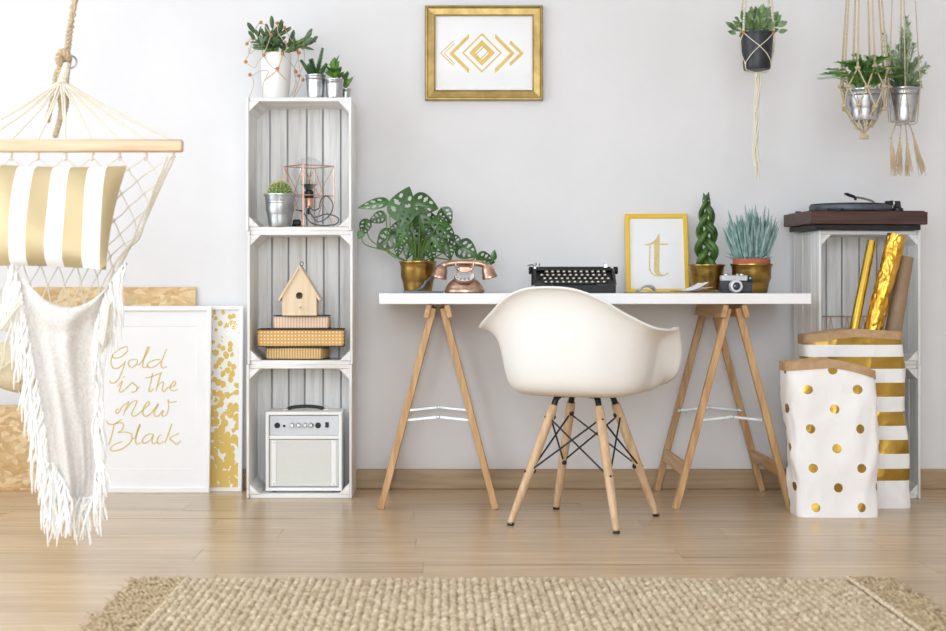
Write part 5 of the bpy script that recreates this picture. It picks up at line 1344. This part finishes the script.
for k in range(ncol):
    t_ = nd(k, 0)
    for o in (-.002, .002): mb.tube([hk, t_.lerp(hk, .35)+Vector((0, 0, 0)), t_+Vector((o, 0, 0))], .0022, 5)
    for j in range(3):
        nb = (k, k-1) if j % 2 == 0 else (k, k+1)
        for q in nb: mb.tube([nd(k, j), nd(k, j).lerp(nd(q, j+1), .5)+Vector((0, 0, -.001)), nd(q, j+1)], .0029, 5)
    for j in range(4):
        p = nd(k, j); mb.sphere(p, (.0105, .0100, .0075) if j < 3 else .006, 8, 5)
    mb.tube([nd(k, 3), Vector((c.x, c.y, W(0, 134, d).z))], .0026, 5)
e = Vector((c.x, c.y, W(0, 137, d).z)); mb.sphere(e, (.014, .012, .009), 10, 6)
for s in (-1, 1): mb.sphere(e+Vector((s*.012, 0, 0)), .007, 8, 5)
wp(mb.build('macrame_cord', M_JUTE, kind='stuff', recalc=False), Hh); hook(Hh, hk)

# 3: rosemary with tassels
d = 5.28; c = W(903, 0, d); zt, zb = W(0, 88.5, d).z, W(0, 122, d).z
T = thing('hanging_plant', 'tall feathery rosemary in a metal pot hanging on tasselled cords', 'hanging plant', (c.x, c.y, zb), 0, 'plants hanging from the ceiling')
potbody('pot', M_STEEL, T, .043, .056, zt-zb, lip=.002, bands=(.8,)); soil(T, .052, zt-zb-.01)
mb = MB(); g = random.Random(51)
tips = [(906, 18), (902, 30), (910, 34), (914, 45), (884, 34), (886, 48), (920, 58), (926, 66), (896, 60), (890, 66), (906, 52), (917, 76), (882, 78), (900, 74), (911, 66), (898, 46), (904, 40), (908, 24), (916, 60), (922, 72), (893, 52), (888, 58), (900, 64), (914, 84), (886, 84), (905, 62), (895, 76), (919, 84)]
for i, (px, py) in enumerate(tips):
    e = W(px, py, d+g.uniform(-.05, .05))-Vector((c.x, c.y, zb)); s0 = Vector((e.x*.35, e.y*.5, zt-zb-.012)); m_ = s0.lerp(e, .55)+Vector((-e.x*.12, 0, .01))
    Q = cr([s0, m_, e], 16); mb.tube(Q, .0014, 4)
    for j in range(3, len(Q)):
        t = (Q[min(j+1, len(Q)-1)]-Q[j-1]).normalized(); M = orient(t)
        for q in range(5):
            a = g.uniform(0, 6.28); sd = M @ Vector((math.cos(a), 0, math.sin(a))); leaf(mb, Q[j], t*.75+sd, t, g.uniform(.015, .025), .0036, bend=.05, fold=.1, nu=2, nv=2)
mb.build('foliage', mat('rosemary_green', '#7c9a68', '#b4c9a0', rough=.5, scale=20), T, kind='stuff', recalc=False)
Hh = wthing('macrame_hanger', 'jute cords with four frayed tassels carrying the rosemary pot', 'plant hanger', (c.x, c.y, W(0, 178, d).z), 'macrame plant hangers')
hk = Vector((c.x-.006, c.y, ZC-.03)); mb = MB(); angs = [R(-160), R(-100), R(-25), R(80)]
for k, a in enumerate(angs):
    p1 = Hp(a, .059, zt); p2 = Hp(a+.25, .052, lerp(zt, zb, .6))
    mb.tube([hk, p1], .0022, 5); mb.tube(cr([p1, p2, Hp(a+.35, .047, zb-.004), Vector((c.x+.01*math.cos(a), c.y+.01*math.sin(a), zb-.008))], 4), .0017, 5)
    mb.tube(cr([p1, Hp(a-.3, .055, lerp(zt, zb, .5)), Hp(a-.5, .048, zb-.002)], 4), .0017, 5)
wp(mb.build('macrame_cord', M_JUTE, kind='stuff', recalc=False), Hh)
for k, (px, py, bx) in enumerate(((891, 138, 895), (900, 138, 898), (907, 140, 909), (913, 134, 922))):
    mb = MB(); dd = d-.03+.02*k; top = W(px, py, dd); a = Vector((c.x+(px-903)*.002, c.y, zb-.006)); mb.tube(cr([a, a.lerp(top, .5)+Vector((0, 0, .004)), top], 4), .0022, 5); mb.sphere(top, .0045, 8, 5)
    for i in range(22):
        e = W(bx+g.uniform(-4.5, 4.5), g.uniform(168, 177), dd+g.uniform(-.015, .015)); mb.tube([top, top.lerp(e, .4)+Vector((g.uniform(-.003, .003), 0, 0)), e], [.0022, .002, .001], 4)
    wp(mb.build('tassel', M_JUTE, kind='stuff', recalc=False), Hh)
hook(Hh, hk)

# ------------------------------------------------------------------ woven jute rug
rx0_, rx1_, ry0, ry1 = -.672, 1.045, -2.98, -1.845
T = thing('jute_rug', 'chunky woven jute rug with fringed ends lying on the floor', 'rug', ((rx0_+rx1_)/2, (ry0+ry1)/2, 0)); ox, oy = T.location.x, T.location.y
MB().box((0, 0, .0035), (rx1_-rx0_, ry1-ry0, .007), .002).build('rug_base', mat('jute_backing', '#8a7250', '#a68c66', rough=.95, scale=60), T)
M_WEAVE = mat('jute_weave', '#9a8160', '#dccdb2', rough=.95, scale=48, detail=5, bump=.5, bscale=300, lo=.3, hi=.68)
g = random.Random(61); V = []; F = []
cxs, cys = .0200, .0225; nx, ny = int((rx1_-rx0_)/cxs), int((ry1-ry0)/cys); seg = 7
prof = [(1.0, -.55), (.92, .25), (.55, .8)]
for j in range(ny):
    for i in range(nx):
        x = -(rx1_-rx0_)/2+(i+.5)*cxs+g.uniform(-.0015, .0015); y = -(ry1-ry0)/2+(j+.5)*cys+g.uniform(-.002, .002)
        an = (math.pi/2 if (i+j) % 2 else 0)+.35+g.uniform(-.2, .2); ca, sa = math.cos(an), math.sin(an); L, w_, h_ = .0142*g.uniform(.9, 1.15), .0092*g.uniform(.9, 1.15), .0092*g.uniform(.7, 1.3); b = len(V)
        for (r_, z) in prof:
            for k in range(seg):
                t = 2*math.pi*k/seg; u, v = r_*L*math.cos(t), r_*w_*math.sin(t); V.append((x+u*ca-v*sa, y+u*sa+v*ca, .008+z*h_))
        V.append((x, y, .008+h_))
        for q in range(2):
            for k in range(seg): k2 = (k+1) % seg; F.append((b+q*seg+k, b+q*seg+k2, b+(q+1)*seg+k2, b+(q+1)*seg+k))
        for k in range(seg): F.append((b+2*seg+k, b+2*seg+(k+1) % seg, b+3*seg))
mb = MB(); mb.v = V; mb.f = F; mb.mi = [0]*len(F); mb.build('woven_yarn', M_WEAVE, T, ang=80, recalc=False, kind='stuff')
M_FR = mat('jute_fringe', '#937b5a', '#c9b696', rough=.95, scale=90, bump=.5)
for s in (-1, 1):
    mb = MB(); xe = s*(rx1_-rx0_)/2
    for k in range(46):
        y0 = -(ry1-ry0)/2+(k+.5)*(ry1-ry0)/46; L = g.uniform(.095, .14)*(1 if s < 0 else .8); ph = g.uniform(0, 6); wob = g.uniform(.004, .013)
        P = [Vector((xe+s*L*t, y0+wob*math.sin(ph+t*7)+g.uniform(-.002, .002), .007+.006*abs(math.sin(ph+t*5))*(1-.3*t))) for t in [i/9-.06 for i in range(11)]]
        twisted(mb, P[::2]+[P[-1]], .0078, .03, 2, 6)
        for q in range(4):
            e = P[-1]; f_ = e+Vector((s*g.uniform(.004, .022), g.uniform(-.009, .009), g.uniform(-.004, .014))); f_.z = max(f_.z, .002); mb.tube([e, f_], [.0012, .0004], 3)
    mb.build('fringe', M_FR, T, ang=80, recalc=False, kind='stuff')
    mb = MB(); twisted(mb, [(xe-s*.004, -(ry1-ry0)/2+i*(ry1-ry0)/20, .013) for i in range(21)], .0055, .02, 2, 6); mb.build('edge_binding', mat('pale_jute', '#cbb795', '#e6d8bf', rough=.95, scale=90), T, kind='stuff', recalc=False)
